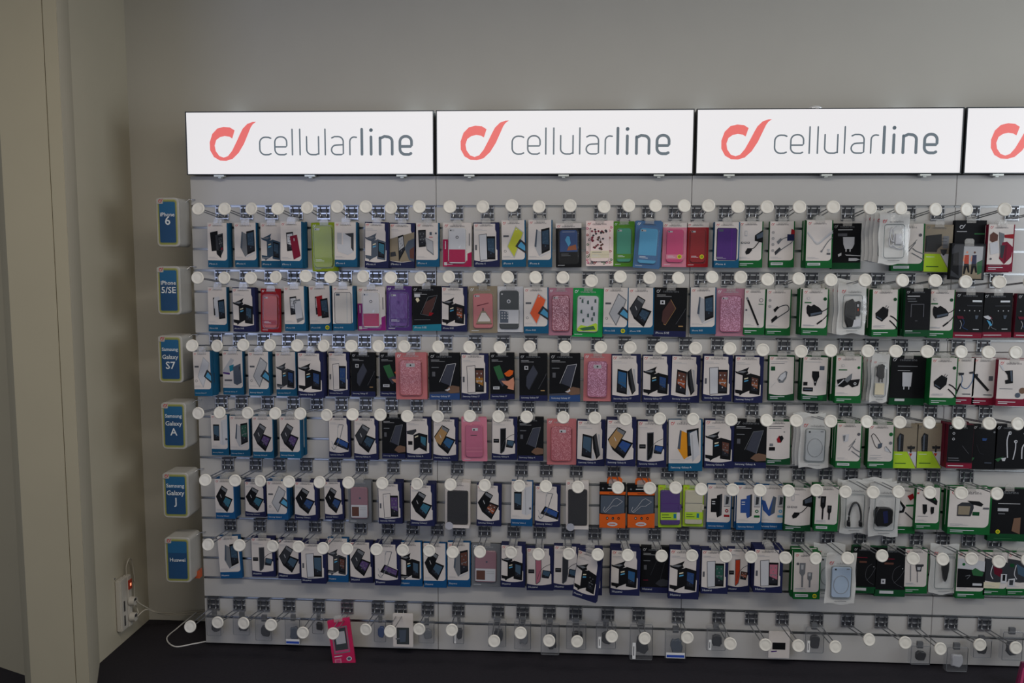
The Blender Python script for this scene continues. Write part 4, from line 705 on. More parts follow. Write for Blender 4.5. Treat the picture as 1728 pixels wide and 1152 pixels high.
    if kc == 'rose' and op == 'd':
        K('taupe', (.15, .86), (.22, .74), (.42, .50), (.62, .50), (.90, .74), (.94, .86)); K('white', (.24, .80), (.44, .55), (.62, .55), (.86, .74), (.86, .80)); K('brown', (.14, .86), (.96, .86), (.96, .885), (.14, .885)); K('dgrey', (.48, .41), (.54, .41), (.54, .50), (.48, .50)); K('wine', (.2, .34), (.80, .26), (.80, .28), (.2, .365))
    if kc == 'dark': KC('silver', .13, .09, .003); KC('silver', .48, .28, .0075); KC('slate', .48, .28, .0045); K('silver', (.0, .50), (1, .50), (1, .86), (0, .86)); K('slate', (.03, .52), (.46, .55), (.46, .84), (.03, .84)); [KC('lgrey', .14 + .14 * (k % 3), .58 + .07 * (k // 3), .003, 8) for k in range(9)]
    if kc == 'clearp': KC('slate', .55, .34, .004); K('silver', (.03, .56), (.97, .56), (.97, .96), (.03, .96)); K('brown', (.07, .62), (.48, .62), (.48, .92), (.07, .92)); K('lgrey', (.54, .64), (.9, .64), (.9, .66), (.54, .66)); K('lgrey', (.54, .70), (.9, .70), (.9, .72), (.54, .72))
    if kc == 'cactus':
        for (u, v) in ((.24, .13), (.5, .16), (.85, .12), (.7, .32), (.2, .42), (.52, .52), (.8, .48), (.3, .66), (.72, .62)): K('slate', (u - .05, v + .06), (u - .04, v - .03), (u + .04, v - .04), (u + .05, v + .07)); K('kgreen', (u - .015, v - .02), (u + .015, v - .02), (u + .015, v + .06), (u - .015, v + .06))
        K('limeb', (.03, .90), (.2, .80), (.5, .84), (.9, .74), (.97, .78), (.97, .97), (.03, .97)); K('kgreen', (.1, .9), (.4, .86), (.8, .82), (.9, .92), (.3, .96))
    if kc == 'floral':
        rr = random.Random(9); KC('slate', .5, .36, .006); KC('floral', .5, .36, .0035)
        for k in range(34):
            u, v = rr.uniform(.08, .92), rr.uniform(.05, .66); r_ = .0042; c_ = ('dgrey', 'brown', 'crimson')[k % 3]; L.append((c_, [(x0 + u * kw + r_ * (1 + .3 * math.cos(4 * t)) * math.cos(t), z1 - v * kh + r_ * math.sin(t)) for t in [j * math.pi / 5 for j in range(10)]]))
        K('cream', (.0, .68), (1, .68), (1, .80), (0, .80)); K('ink', (.1, .72), (.6, .72), (.6, .735), (.1, .735))
    if kc == 'dkblue':
        K('black', (0, .66), (1, .66), (1, 1), (0, 1)); K('lblue', (.3, .30), (.42, .18), (.55, .20), (.62, .40), (.5, .5)); K('sunset', (.5, .50), (.9, .44), (.96, .60), (.4, .62)); K('lgrey', (.15, .05), (.85, .05), (.85, .06), (.15, .06)); K('grey', (.08, .72), (.5, .72), (.5, .735), (.08, .735)); K('grey', (.08, .77), (.6, .77), (.6, .785), (.08, .785))
    if L: print_obj(L, case, -.0086, 'cover_print')
    # clear vacuum-formed shell
    bm = bmesh.new(); prism(bm, rrect(max(.003, x0 - .006), min(w - .003, x1 + .006), z0 - .006, z1 + .006, .013, 4), -.0006, -.013, bevel=.004); bm_obj('clear_shell', bm, F_clear, root)
    hang_tab(w, h, root, .001, .012)
def blob(bm, x0, x1, z0, z1, y0, y1, seed, k=.25):
    rr = random.Random(seed); n = 18; pts = []
    for i in range(n):
        t = 2 * math.pi * i / n; s_ = 1 + rr.uniform(-k, k) * .5
        a = abs(math.cos(t)) ** .6 * (1 if math.cos(t) > 0 else -1); b = abs(math.sin(t)) ** .6 * (1 if math.sin(t) > 0 else -1)
        pts.append(((x0 + x1) / 2 + (x1 - x0) / 2 * a * s_, (z0 + z1) / 2 + (z1 - z0) / 2 * b * s_))
    prism(bm, pts, y0, y1, bevel=.003)
def crinkled(w, h, y, amp, seed, bulge=0, nx=8, nz=12):
    bm = bmesh.new(); rr = random.Random(seed); ph = [rr.uniform(0, 6) for _ in range(4)]; g = []
    for j in range(nz + 1):
        row_ = []
        for i in range(nx + 1):
            u, v = i / nx, j / nz
            e = (.35 + .65 * abs(2 * v - 1)) * amp
            yy = y - e * (math.sin(7 * u + ph[0] + 2 * v) + .6 * math.sin(11 * v + ph[1] + 3 * u)) - bulge * math.sin(math.pi * u) * math.sin(math.pi * v) + rr.uniform(-.2, .2) * amp
            zz = -v * h + (.004 * math.sin(8 * u + ph[2]) if j in (0, nz) else 0)
            xx = u * w + (.002 * math.sin(9 * v + ph[3]) if i in (0, nx) else 0)
            row_.append(bm.verts.new((xx, yy, zz)))
        g.append(row_)
    for j in range(nz):
        for i in range(nx): bm.faces.new((g[j][i], g[j + 1][i], g[j + 1][i + 1], g[j][i + 1]))
    return bm
def bag(w, h, art, root, seed, row):
    a = art.split(':'); kind, kc = a[0], a[1]
    bm = crinkled(w, h, .002, .0012, seed); bm_obj('bag_back', bm, M_bagw, root, smooth=True)
    bm = crinkled(w, h, -.004, .0016, seed + 1, .010); bm_obj('bag_front', bm, F_bag, root, smooth=True)
    L = []; k = w * .16 / 295
    L.append(('logo', [(w * .10 + (x - 205) * k, -h * .14 - (z - 187) * k) for x, z in LOGO_A])); add_text(L, 'cellularline', 'ink', w * .32, -h * .14 - 215 * k, w * .11, w * .5)
    L.append(('grey', [(.3 * w, -.93 * h), (.7 * w, -.93 * h), (.7 * w, -.94 * h), (.3 * w, -.94 * h)]))
    print_obj(L, root, -.004, 'bag_print')
    m = mat('gadget_' + kc, C[kc], .35, var=.1); 
    tr = [(x, -.004, z) for x, z in rrect(.16 * w, .84 * w, -.88 * h, -.24 * h, .01, 4)]; tr.append(tr[0])
    bm = bmesh.new(); tube(bm, tr, .0012, 5); bm_obj('inner_tray_edge', bm, mat('tray_edge', '6f7a7c', .25), root)
    if kind == 'lump': 
        bm = bmesh.new(); blob(bm, .20 * w, .62 * w, -.84 * h, -.34 * h, 0, -.010, seed); blob(bm, .55 * w, .80 * w, -.64 * h, -.36 * h, 0, -.008, seed + 1); o = bm_obj('adapter', bm, m, root)
        print_obj([('silver', [(.64 * w, -.42 * h), (.70 * w, -.42 * h), (.70 * w, -.47 * h), (.64 * w, -.47 * h)]), ('orange', [(.66 * w, -.50 * h), (.70 * w, -.50 * h), (.70 * w, -.55 * h), (.66 * w, -.55 * h)]), ('silver', [(.55 * w, -.72 * h), (.80 * w, -.70 * h), (.78 * w, -.84 * h), (.5 * w, -.86 * h)])], o, -.010, 'adapter_print')
    elif kind == 'lump2':
        bm = bmesh.new(); blob(bm, .28 * w, .72 * w, -.50 * h, -.20 * h, 0, -.009, seed); box(bm, .40 * w, .44 * w, -.008, -.002, -.58 * h, -.48 * h); box(bm, .58 * w, .62 * w, -.008, -.002, -.58 * h, -.48 * h); bm_obj('adapter', bm, m, root)
        print_obj([('cream', [(.24 * w, -.60 * h), (.76 * w, -.60 * h), (.76 * w, -.84 * h), (.24 * w, -.84 * h)])], root, -.003, 'inner_card')
    elif kind == 'lump3': bm = bmesh.new(); blob(bm, .18 * w, .76 * w, -.80 * h, -.45 * h, 0, -.014, seed, .2); o = bm_obj('gadget', bm, m, root); print_obj([('navy', [(.40 * w, -.52 * h), (.56 * w, -.50 * h), (.60 * w, -.72 * h), (.46 * w, -.74 * h)])], o, -.014, 'sheen_band')
    elif kind == 'head':
        bm = bmesh.new(); tube(bm, smooth_path([(.30 * w, -.006, -.82 * h), (.30 * w, -.006, -.60 * h), (.42 * w, -.006, -.42 * h), (.60 * w, -.006, -.42 * h), (.72 * w, -.006, -.60 * h), (.74 * w, -.006, -.82 * h)], 6), .0038, 8); bm_obj('headband', bm, m, root)
        for u in (.30, .74):
            bm = bmesh.new(); blob(bm, (u - .07) * w, (u + .05) * w, -.86 * h, -.74 * h, -.002, -.012, 4); bm_obj('ear_pad', bm, m, root)
    elif kind == 'usb': bm = bmesh.new(); prism(bm, [(.38 * w, -.34 * h), (.62 * w, -.34 * h), (.62 * w, -.50 * h), (.57 * w, -.68 * h), (.51 * w, -.74 * h), (.45 * w, -.68 * h), (.39 * w, -.50 * h)], 0, -.012, bevel=.003); bm_obj('car_plug', bm, m, root)
    elif kind == 'case':
        c_ = mat('clear_case_' + kc, {'silver': 'a9adb0', 'bluew': '9fb0c4'}[kc], .2)
        bm = bmesh.new(); prism(bm, rrect(.19 * w, .82 * w, -.86 * h, -.26 * h, .009, 4), 0, -.007, bevel=.002); o = bm_obj('clear_cover', bm, c_, root)
        cx_, cz_ = .50 * w, -.60 * h; rg = [(cx_ + .25 * w * math.cos(t), -.0075, cz_ + .30 * w * math.sin(t) * 1.05) for t in [k * math.pi / 12 for k in range(25)]]
        bm = bmesh.new(); tube(bm, rg, .0010, 5); bm_obj('round_mark', bm, mat('round_mark', '87898c', .3), o)
        print_obj([('black', [(.27 * w, -.285 * h), (.33 * w, -.285 * h), (.33 * w, -.315 * h), (.27 * w, -.315 * h)]), ('grey', [(.66 * w, -.28 * h), (.76 * w, -.28 * h), (.76 * w, -.30 * h), (.66 * w, -.30 * h)])], o, -.0071, 'camera_hole')
    elif kind == 'ring':
        for q, pts in enumerate(([(.40, .30), (.34, .42), (.42, .56), (.50, .50), (.44, .36), (.55, .28)], [(.32, .50), (.36, .66), (.48, .60), (.46, .48)], [(.45, .64), (.62, .70), (.80, .68), (.78, .56)])):
            bm = bmesh.new(); tube(bm, smooth_path([(u * w, -.006, -v * h) for u, v in pts], 5), .0022, 6); bm_obj('lead', bm, m, root)
        bm = bmesh.new(); box(bm, .52 * w, .74 * w, -.010, -.002, -.62 * h, -.42 * h); bmesh.ops.bevel(bm, geom=bm.edges[:], offset=.002, segments=1, affect='EDGES'); bm_obj('adapter', bm, mat('gadget_silver', C['silver'], .35), root)
def keeper(w, h, kc, root, seed, zc):
    """clear anti-theft keeper case"""
    bm = bmesh.new(); prism(bm, rrect(0, w, -h, 0, .004, 3), .012, -.012, bevel=.002); bm_obj('keeper_shell', bm, F_keep, root)
    e = [(x, -.0115, z) for x, z in rrect(.002, w - .002, -h + .002, -.002, .004, 3)]; e.append(e[0])
    bm = bmesh.new(); tube(bm, e, .0011, 5); bm_obj('keeper_rim', bm, mat('keeper_rim', '6d7075', .3), root)
    bm = bmesh.new(); box(bm, .36 * w, .64 * w, -.006, .006, -.014, .012); bm_obj('lock_tab', bm, mat('lock_grey', '5c5e62', .4), root)
    cc = {'strip': 'dgrey', 'bluel': 'slate', 'white': 'silver'}.get(kc, kc)
    bm = bmesh.new(); blob(bm, .30 * w, .82 * w, -.84 * h, -.36 * h, .006, -.006, seed, .25); bm_obj('accessory', bm, mat('gadget_' + cc, C[cc], .4, var=.1), root)
    if kc == 'strip': print_obj([('strip', [(.12 * w, -.52 * h), (.26 * w, -.52 * h), (.26 * w, -.97 * h), (.12 * w, -.97 * h)]), ('ink', [(.16 * w, -.62 * h), (.20 * w, -.62 * h), (.20 * w, -.88 * h), (.16 * w, -.88 * h)])], root, -.0125, 'security_strip')
    if kc == 'bluel': print_obj([('strip', [(.06 * w, -.78 * h), (.94 * w, -.78 * h), (.94 * w, -.97 * h), (.06 * w, -.97 * h)]), ('bluel', [(.08 * w, -.86 * h), (.92 * w, -.86 * h), (.92 * w, -.95 * h), (.08 * w, -.95 * h)])], root, -.0125, 'blue_label')
def copy_thing(rt, loc):
    c = rt.copy(); COL.objects.link(c); c.location = loc
    for ch in rt.children:
        d = ch.copy(); COL.objects.link(d); d.parent = c
        for g in ch.children: e = g.copy(); COL.objects.link(e); e.parent = d
    return c
NAMES = {'C': 'blister_pack', 'C2': 'blister_pack', 'P': 'plastic_pouch', 'LG': 'clear_clamshell', 'AB': 'armband_pack', 'W': 'framed_case_pack', 'L': 'wallet_case_pack'}
# x centre, top z, width, height, front y, style, art, how many deep, words
PACKS = [
 [
  (0.1374, 1.7701, 0.0818, 0.1752, -0.052, 'B', 'twobk', 2, 'black flip case'),
  (0.2403, 1.7714, 0.0919, 0.1761, -0.029, 'B', 'fol:grey', 1, 'grey flip case'),
  (0.345, 1.7716, 0.0871, 0.1779, -0.029, 'B', 'wal:scr', 1, 'small black wallet case'),
  (0.4414, 1.7742, 0.0859, 0.1806, -0.075, 'B', 'pair:crimson', 3, 'crimson phone cover'),
  (0.5563, 1.7722, 0.1054, 0.193, -0.023, 'C', 'lime:lime:k', 1, 'lime green phone cover'),
  (0.6506, 1.7737, 0.0893, 0.1744, -0.052, 'B', 'wal2', 2, 'white flip case'),
  (0.7733, 1.7739, 0.0936, 0.1781, -0.052, 'N', 'wal:teal:slate', 2, 'slate wallet case'),
  (0.8697, 1.7724, 0.1007, 0.1763, -0.029, 'N', 'photo', 1, 'handset and camera photo'),
  (0.9708, 1.7725, 0.0908, 0.172, -0.029, 'B', 'side:grey', 1, 'grey cover beside a handset'),
  (1.0872, 1.773, 0.1136, 0.1719, -0.023, 'C2', 'crimson:silver:crimson', 1, 'silver and raspberry glitter cover'),
  (1.2015, 1.7729, 0.1014, 0.1733, -0.029, 'N', 'slim:silver:scr', 1, 'clear slim cover'),
  (1.3083, 1.7818, 0.0944, 0.1818, -0.029, 'B', 'diag:yellow', 1, 'tilted yellow cover'),
  (1.4135, 1.784, 0.0939, 0.1835, -0.029, 'B', 'fol:lgrey', 1, 'silver flip case'),
  (1.5231, 1.7705, 0.1003, 0.1715, -0.023, 'C', 'black:dkblue:b', 1, 'black photo cover'),
  (1.6442, 1.7806, 0.1065, 0.1751, -0.023, 'C', 'floral:floral:b', 1, 'flower print cover'),
  (1.7386, 1.7788, 0.0816, 0.1749, -0.023, 'C', 'leaf:teal2:a', 1, 'green card, teal cover'),
  (1.8355, 1.782, 0.1025, 0.1815, -0.04, 'C', 'blue:lblue:b:r', 2, 'leaning, sky blue cover'),
  (1.9367, 1.7751, 0.0951, 0.1711, -0.023, 'C', 'pink:hotpink:bs', 1, 'hot pink cover, yellow sticker'),
  (2.023, 1.7753, 0.0841, 0.1721, -0.023, 'C', 'red:red:bs', 1, 'red cover, yellow sticker'),
  (2.13, 1.7759, 0.0948, 0.1741, -0.052, 'B', 'full:purple', 2, 'purple cover'),
  (2.225, 1.7792, 0.0919, 0.1771, -0.029, 'G', 'dongle', 1, 'black adapter lead'),
  (2.3432, 1.7794, 0.0941, 0.1767, -0.029, 'G', 'cable:grey:red', 1, 'grey lead, red plug'),
  (2.4698, 1.781, 0.0979, 0.1795, -0.075, 'G', 'wcable', 3, 'white charging lead'),
  (2.5871, 1.7719, 0.1082, 0.1741, -0.029, 'KG', 'wplug', 1, 'white wall plug'),
  (2.8177, 1.7709, 0.1215, 0.1796, -0.029, 'G', 'leads', 1, 'thin cable ends'),
  (2.7164, 1.8083, 0.1079, 0.1911, -0.14, 'P', 'ring:silver', 5, 'looped white leads'),
  (2.9309, 1.7692, 0.1052, 0.1793, -0.029, 'LG', 'dksq', 1, 'black square plug'),
  (3.0474, 1.7842, 0.1167, 0.1844, -0.029, 'K2', 'logo', 1, 'white emblem'),
  (3.0215, 1.6973, 0.1252, 0.1361, -0.075, 'AB', 'runners', 1, 'sports armband with two runners'),
  (3.1497, 1.7684, 0.0959, 0.1773, -0.052, 'R', 'pack', 2, 'red rucksack')],
 [
  (0.119, 1.5157, 0.0797, 0.1789, -0.029, 'B', 'pair:silver', 1, 'silver cover'),
  (0.2336, 1.5149, 0.0919, 0.1768, -0.052, 'N', 'wal:scr:black', 2, 'black wallet case'),
  (0.3348, 1.5106, 0.0826, 0.1753, -0.023, 'C', 'red:orange:k', 1, 'plain red card, orange cover'),
  (0.4398, 1.5202, 0.0845, 0.1775, -0.052, 'B', 'pair2:grey', 2, 'grey cover'),
  (0.5353, 1.5222, 0.0883, 0.1805, -0.029, 'B', 'pair:red:s', 1, 'red cover, yellow sticker'),
  (0.6413, 1.522, 0.0832, 0.1744, -0.075, 'B', 'full:clear', 3, 'large clear cover'),
  (0.7409, 1.519, 0.1119, 0.1747, -0.023, 'C2', 'magenta:clear:crimson', 1, 'clear and crimson cover'),
  (0.8538, 1.5238, 0.1017, 0.1777, -0.023, 'C', 'purple:violet:a', 1, 'violet cover, purple card'),
  (0.9634, 1.5225, 0.1141, 0.177, -0.029, 'KT', 'kdiag', 1, 'tilted clear cover'),
  (1.075, 1.5231, 0.102, 0.1788, -0.029, 'N', 'wal:orange:black', 1, 'black wallet case, orange screen'),
  (1.188, 1.5236, 0.1126, 0.1849, -0.023, 'C', 'taupe:rose:d', 1, 'rose cover with dress drawing'),
  (1.2973, 1.5242, 0.1026, 0.1805, -0.023, 'C', 'silver:dark:w', 1, 'dark patterned cover in silver frame'),
  (1.3987, 1.5209, 0.0971, 0.182, -0.029, 'B', 'diag:coral', 1, 'tilted coral cover'),
  (1.4956, 1.5193, 0.0971, 0.1874, -0.023, 'C', 'mauve:glitter:e', 1, 'mauve card, pink glitter cover'),
  (1.6038, 1.5198, 0.1196, 0.1918, -0.023, 'C', 'green2:cactus:e', 1, 'cactus print cover, green card'),
  (1.713, 1.5227, 0.0974, 0.1831, -0.029, 'B', 'diag:lgrey:s', 1, 'tilted silver cover, yellow sticker'),
  (1.8102, 1.5213, 0.0996, 0.1828, -0.029, 'B', 'folio:scr:dgrey', 1, 'open dark folio case'),
  (1.9251, 1.5239, 0.1261, 0.1923, -0.029, 'KN', 'kcase', 1, 'amber clear cover'),
  (2.0504, 1.5246, 0.0987, 0.182, -0.029, 'B', 'fol:lgrey', 1, 'silver flip case'),
  (2.1569, 1.521, 0.1146, 0.186, -0.023, 'C', 'mauve:glit2:e', 1, 'lilac glitter cover'),
  (2.2497, 1.5199, 0.0816, 0.1776, -0.029, 'G', 'stylus', 1, 'black stylus'),
  (2.3409, 1.5192, 0.0949, 0.1792, -0.029, 'G', 'cable:dark:none', 1, 'short black lead'),
  (2.4652, 1.5225, 0.0977, 0.1762, -0.075, 'G', 'plug', 3, 'black wall charger'),
  (2.6008, 1.5487, 0.1046, 0.1969, -0.0785, 'P', 'lump:black', 5, 'black adapter'),
  (2.7254, 1.5217, 0.0967, 0.1796, -0.075, 'G', 'plug2', 3, 'small black charger'),
  (2.8452, 1.5243, 0.0953, 0.1812, -0.075, 'KG', 'square', 3, 'square outline'),
  (2.9565, 1.5216, 0.0971, 0.1855, -0.029, 'G', 'plug', 1, 'black charger, green line'),
  (3.061, 1.5128, 0.1097, 0.1756, -0.029, 'KR', 'ear', 1, 'blue earphone leads'),
  (3.1641, 1.5096, 0.1096, 0.1715, -0.029, 'KR', 'ear2', 1, 'white earpiece'),
  (3.2887, 1.5085, 0.1097, 0.1693, -0.029, 'KR', 'ear', 1, 'dim earphone leads')],
 [
  (0.0767, 1.262, 0.072, 0.1785, -0.098, 'B', 'diag:silver', 4, 'tilted silver cover'),
  (0.174, 1.2575, 0.0861, 0.1778, -0.029, 'B', 'backs', 1, 'two grey covers'),
  (0.2887, 1.259, 0.0857, 0.1783, -0.052, 'B', 'diag:lgrey', 2, 'tilted clear cover'),
  (0.3911, 1.2554, 0.0845, 0.1793, -0.029, 'B', 'wal:dkblue:dgrey', 1, 'dark wallet case'),
  (0.5065, 1.2616, 0.1041, 0.1832, -0.075, 'N', 'wal:dkblue:black', 3, 'black wallet case'),
  (0.6079, 1.2576, 0.085, 0.1787, -0.029, 'N', 'slim:white:dkblue', 1, 'clear slim cover'),
  (0.7064, 1.2564, 0.0987, 0.1782, -0.029, 'KN', 'kcase2', 1, 'faint dim cover'),
  (0.8237, 1.2555, 0.1015, 0.1758, -0.029, 'KN', 'hand', 1, 'green card, mostly overlapped'),
  (0.9012, 1.2595, 0.1248, 0.1892, -0.04, 'C', 'rose:glit3:r2', 2, 'rose glitter cover, cream edge'),
  (1.0334, 1.2575, 0.1225, 0.1883, -0.029, 'KB', 'outl', 1, 'outlined handset and splash'),
  (1.1558, 1.2568, 0.1092, 0.186, -0.029, 'N', 'slim:white:amber', 1, 'clear slim cover, amber screen'),
  (1.2648, 1.26, 0.0971, 0.187, -0.029, 'KN', 'hand', 1, 'hand holding a card'),
  (1.3889, 1.2591, 0.112, 0.1906, -0.029, 'KN', 'kcase2', 1, 'faint dark cover'),
  (1.5145, 1.2611, 0.1222, 0.193, -0.029, 'KB', 'outl', 1, 'outlined handset, blue band'),
  (1.6438, 1.261, 0.1084, 0.1902, -0.023, 'C', 'rose:glit2:r2', 1, 'lilac and rose glitter cover'),
  (1.7559, 1.2587, 0.1145, 0.1895, -0.029, 'N', 'stand:blue', 1, 'book case, blue screen'),
  (1.8763, 1.2579, 0.1119, 0.1871, -0.029, 'N', 'wal:dkblue:black', 1, 'dark wallet case'),
  (1.9904, 1.259, 0.113, 0.1867, -0.029, 'N', 'stand:orange', 1, 'book case, orange screen'),
  (2.1098, 1.2629, 0.1123, 0.1809, -0.052, 'N', 'slim:silver:sunset', 2, 'silver slim cover'),
  (2.2352, 1.2595, 0.1115, 0.186, -0.029, 'N', 'wal:sunset:black', 1, 'black wallet case, sunset screen'),
  (2.36, 1.2608, 0.0995, 0.1776, -0.029, 'GN', 'carw', 1, 'small white car charger'),
  (2.4829, 1.2647, 0.0991, 0.1759, -0.052, 'GN', 'carb', 2, 'black car charger'),
  (2.6017, 1.2666, 0.099, 0.1822, -0.075, 'G', 'loops', 3, 'black looped lead'),
  (2.7242, 1.2738, 0.0664, 0.185, -0.064, 'P', 'lump2:black', 4, 'narrow black gadget'),
  (2.8428, 1.2649, 0.1333, 0.1919, -0.029, 'KG', 'wplug2', 1, 'white wall plug'),
  (2.958, 1.264, 0.0999, 0.1815, -0.075, 'G', 'plug2', 3, 'square black charger'),
  (3.0609, 1.2598, 0.0773, 0.1803, -0.029, 'R', 'buds', 1, 'blue neckband earbuds'),
  (3.1325, 1.2605, 0.087, 0.1838, -0.029, 'R', 'stick', 1, 'black tube gadget'),
  (3.2271, 1.2564, 0.1157, 0.178, -0.052, 'R', 'clip', 2, 'black clip gadget')],
 [
  (0.1098, 0.9957, 0.0711, 0.1678, -0.029, 'B', 'white2', 1, 'white handset cover'),
  (0.194, 0.9925, 0.0829, 0.1674, -0.029, 'B', 'fol:lgrey:green', 1, 'silver flip case, green screen'),
  (0.2987, 0.9963, 0.0866, 0.1722, -0.052, 'B', 'folio:purple:dgrey', 2, 'open grey folio case'),
  (0.4186, 1.0024, 0.0862, 0.1706, -0.075, 'B', 'folio:violet:dgrey', 3, 'open charcoal folio case'),
  (0.6046, 0.9941, 0.088, 0.1683, -0.029, 'N', 'ring', 1, 'slim metal ring cover'),
  (0.7149, 0.9956, 0.0995, 0.1764, -0.029, 'N', 'folio:scr:dgrey', 1, 'open grey folio case'),
  (0.8276, 1.0056, 0.0959, 0.1803, -0.029, 'KN', 'outl2', 1, 'faint handset outline'),
  (0.9285, 0.9965, 0.1013, 0.1715, -0.029, 'N', 'wal2b:teal', 1, 'black wallet case, teal screen'),
  (1.0392, 0.996, 0.1015, 0.1754, -0.029, 'N', 'folio:blue:tan', 1, 'open tan folio case'),
  (1.1547, 0.9998, 0.1013, 0.1774, -0.04, 'C', 'pink:pinkd:a2', 2, 'plain dusky pink cover'),
  (1.2759, 1.0015, 0.1019, 0.1726, -0.029, 'N', 'flip:scr', 1, 'tall flip case'),
  (1.381, 1.003, 0.1032, 0.1765, -0.029, 'KN', 'outl2', 1, 'dim handset outline'),
  (1.5039, 0.9972, 0.1171, 0.1868, -0.023, 'C', 'rose:glit3:e2', 1, 'rose glitter cover'),
  (1.6228, 0.996, 0.113, 0.1862, -0.029, 'N', 'stand:steel', 1, 'grey book case'),
  (1.7412, 1.0063, 0.1166, 0.1885, -0.052, 'N', 'folio:navyb:tan', 2, 'tan folio case, navy screen'),
  (1.8623, 0.9973, 0.1156, 0.1896, -0.029, 'N', 'flip:navyb', 1, 'tall flip case, blue screen'),
  (1.9941, 1.0012, 0.1326, 0.2077, -0.029, 'B', 'fol2:amber', 1, 'silver book case, amber screen'),
  (2.1275, 1.0053, 0.1172, 0.197, -0.029, 'N', 'wal:brown:black', 1, 'black wallet case'),
  (2.249, 1.007, 0.1298, 0.1943, -0.029, 'KN', 'outl2', 1, 'outlined handset on dust'),
  (2.3574, 1.0047, 0.0962, 0.178, -0.029, 'GN', 'redp', 1, 'tiny red and black plug'),
  (2.4929, 1.0288, 0.1149, 0.2067, -0.0495, 'P', 'case:silver', 3, 'clear round-marked cover'),
  (2.6149, 1.0074, 0.0956, 0.1767, -0.075, 'G', 'leads', 3, 'grey clip and two leads'),
  (2.7447, 0.9985, 0.0984, 0.1724, -0.052, 'G', 'carcable', 2, 'black lead with car plug'),
  (2.8466, 0.9973, 0.0957, 0.1754, -0.029, 'LG', 'nozzle', 1, 'black car charger, orange mark'),
  (2.9394, 0.9987, 0.1008, 0.175, -0.029, 'LG', 'nozzle', 1, 'black car charger, small mount'),
  (3.0328, 1.0074, 0.0965, 0.1703, -0.075, 'KR', 'dim', 3, 'two round icons'),
  (3.1469, 0.9998, 0.0965, 0.1765, -0.029, 'K2', 'dim2', 1, 'almost blank front'),
  (3.2447, 1.0011, 0.1171, 0.1758, -0.029, 'K2', 'ears', 1, 'white earphones')],
 [
  (0.1422, 0.7412, 0.0801, 0.1653, -0.075, 'B2', 'folio:lblue:black', 3, 'open black folio case'),
  (0.251, 0.722, 0.0885, 0.1499, -0.029, 'N', 'folio:lblue:black', 1, 'open black folio case, cyan screen'),
  (0.3587, 0.7367, 0.0849, 0.1604, -0.075, 'B2', 'diag:lgrey', 3, 'tilted clear cover'),
  (0.4697, 0.7323, 0.0943, 0.1632, -0.052, 'N', 'folio:dkblue:black', 2, 'open black folio case, dark screen'),
  (0.5767, 0.7281, 0.0803, 0.1622, -0.029, 'N', 'folio:dkblue:black', 1, 'narrow open black folio case'),
  (0.6872, 0.7373, 0.095, 0.1804, -0.04, 'C', 'grey:clearp:w', 2, 'clear pink-topped cover, white label'),
  (0.8179, 0.7367, 0.0962, 0.1675, -0.075, 'N', 'slim:white:violet', 3, 'clear slim cover, violet screen'),
  (0.9501, 0.7349, 0.0986, 0.1714, -0.075, 'N', 'folio:lblue:black', 3, 'open black folio case, blue screen'),
  (1.0888, 0.7388, 0.0994, 0.1847, -0.057, 'W', 'charcoal', 2, 'charcoal fabric cover'),
  (1.2152, 0.727, 0.1005, 0.1731, -0.029, 'N', 'folio:orange:black', 1, 'open folio case, orange screen'),
  (1.3492, 0.7424, 0.0873, 0.1857, -0.029, 'B2', 'white2', 1, 'white handset, round icon'),
  (1.4516, 0.7272, 0.1031, 0.1724, -0.029, 'N', 'ring', 1, 'slim metal ring cover'),
  (1.5697, 0.7455, 0.0913, 0.198, -0.0255, 'W', 'charcoal', 1, 'black fabric cover'),
  (1.7117, 0.7385, 0.1037, 0.1822, -0.029, 'O', 'org', 1, 'metal clasp'),
  (1.8246, 0.7363, 0.108, 0.1776, -0.029, 'O', 'org', 1, 'metal clasp'),
  (1.9397, 0.7314, 0.0918, 0.1714, -0.0255, 'L', 'purple2', 1, 'purple wallet case'),
  (2.0344, 0.7332, 0.0817, 0.1671, -0.0255, 'L', 'white3', 1, 'cream wallet case'),
  (2.1365, 0.7423, 0.0965, 0.1811, -0.029, 'B2', 'wal3:red:black', 1, 'black wallet, pink icon'),
  (2.2472, 0.7488, 0.0981, 0.1815, -0.052, 'B2', 'wal3:green:navyb', 2, 'blue wallet, green icon'),
  (2.3462, 0.7441, 0.1002, 0.1804, -0.029, 'B2', 'wal4:lblue:navyb', 1, 'blue flip case, blue icon'),
  (2.4381, 0.7482, 0.1046, 0.1808, -0.052, 'GN', 'dongle', 2, 'black display lead'),
  (2.5424, 0.7568, 0.0902, 0.1794, -0.075, 'G', 'conn:black', 3, 'two black connectors'),
  (2.8501, 0.7448, 0.1044, 0.1856, -0.029, 'G', 'teardrop', 1, 'black teardrop lead'),
  (2.6616, 0.7683, 0.105, 0.2123, -0.035, 'P', 'head:black', 2, 'black curved headset'),
  (2.772, 0.7688, 0.1146, 0.2161, -0.0495, 'P', 'lump3:black', 3, 'black round lump'),
  (2.9365, 0.7531, 0.0936, 0.1683, -0.052, 'G', 'mounts', 2, 'three black mounts'),
  (3.0966, 0.7516, 0.1622, 0.1823, -0.052, 'G', 'cube', 2, 'wide, grey cube charger'),
  (3.2532, 0.7482, 0.1446, 0.2115, -0.029, 'KG', 'qual', 1, 'yellow round sticker')],
 [
  (0.1306, 0.4846, 0.0916, 0.1806, -0.029, 'B2', 'fol:grey', 1, 'grey book case'),
  (0.2757, 0.4856, 0.0996, 0.169, -0.029, 'N', 'flip:dgrey', 1, 'tall flip case'),
  (0.3892, 0.4816, 0.0976, 0.171, -0.029, 'N', 'folio:steel:dgrey', 1, 'open dark folio case'),
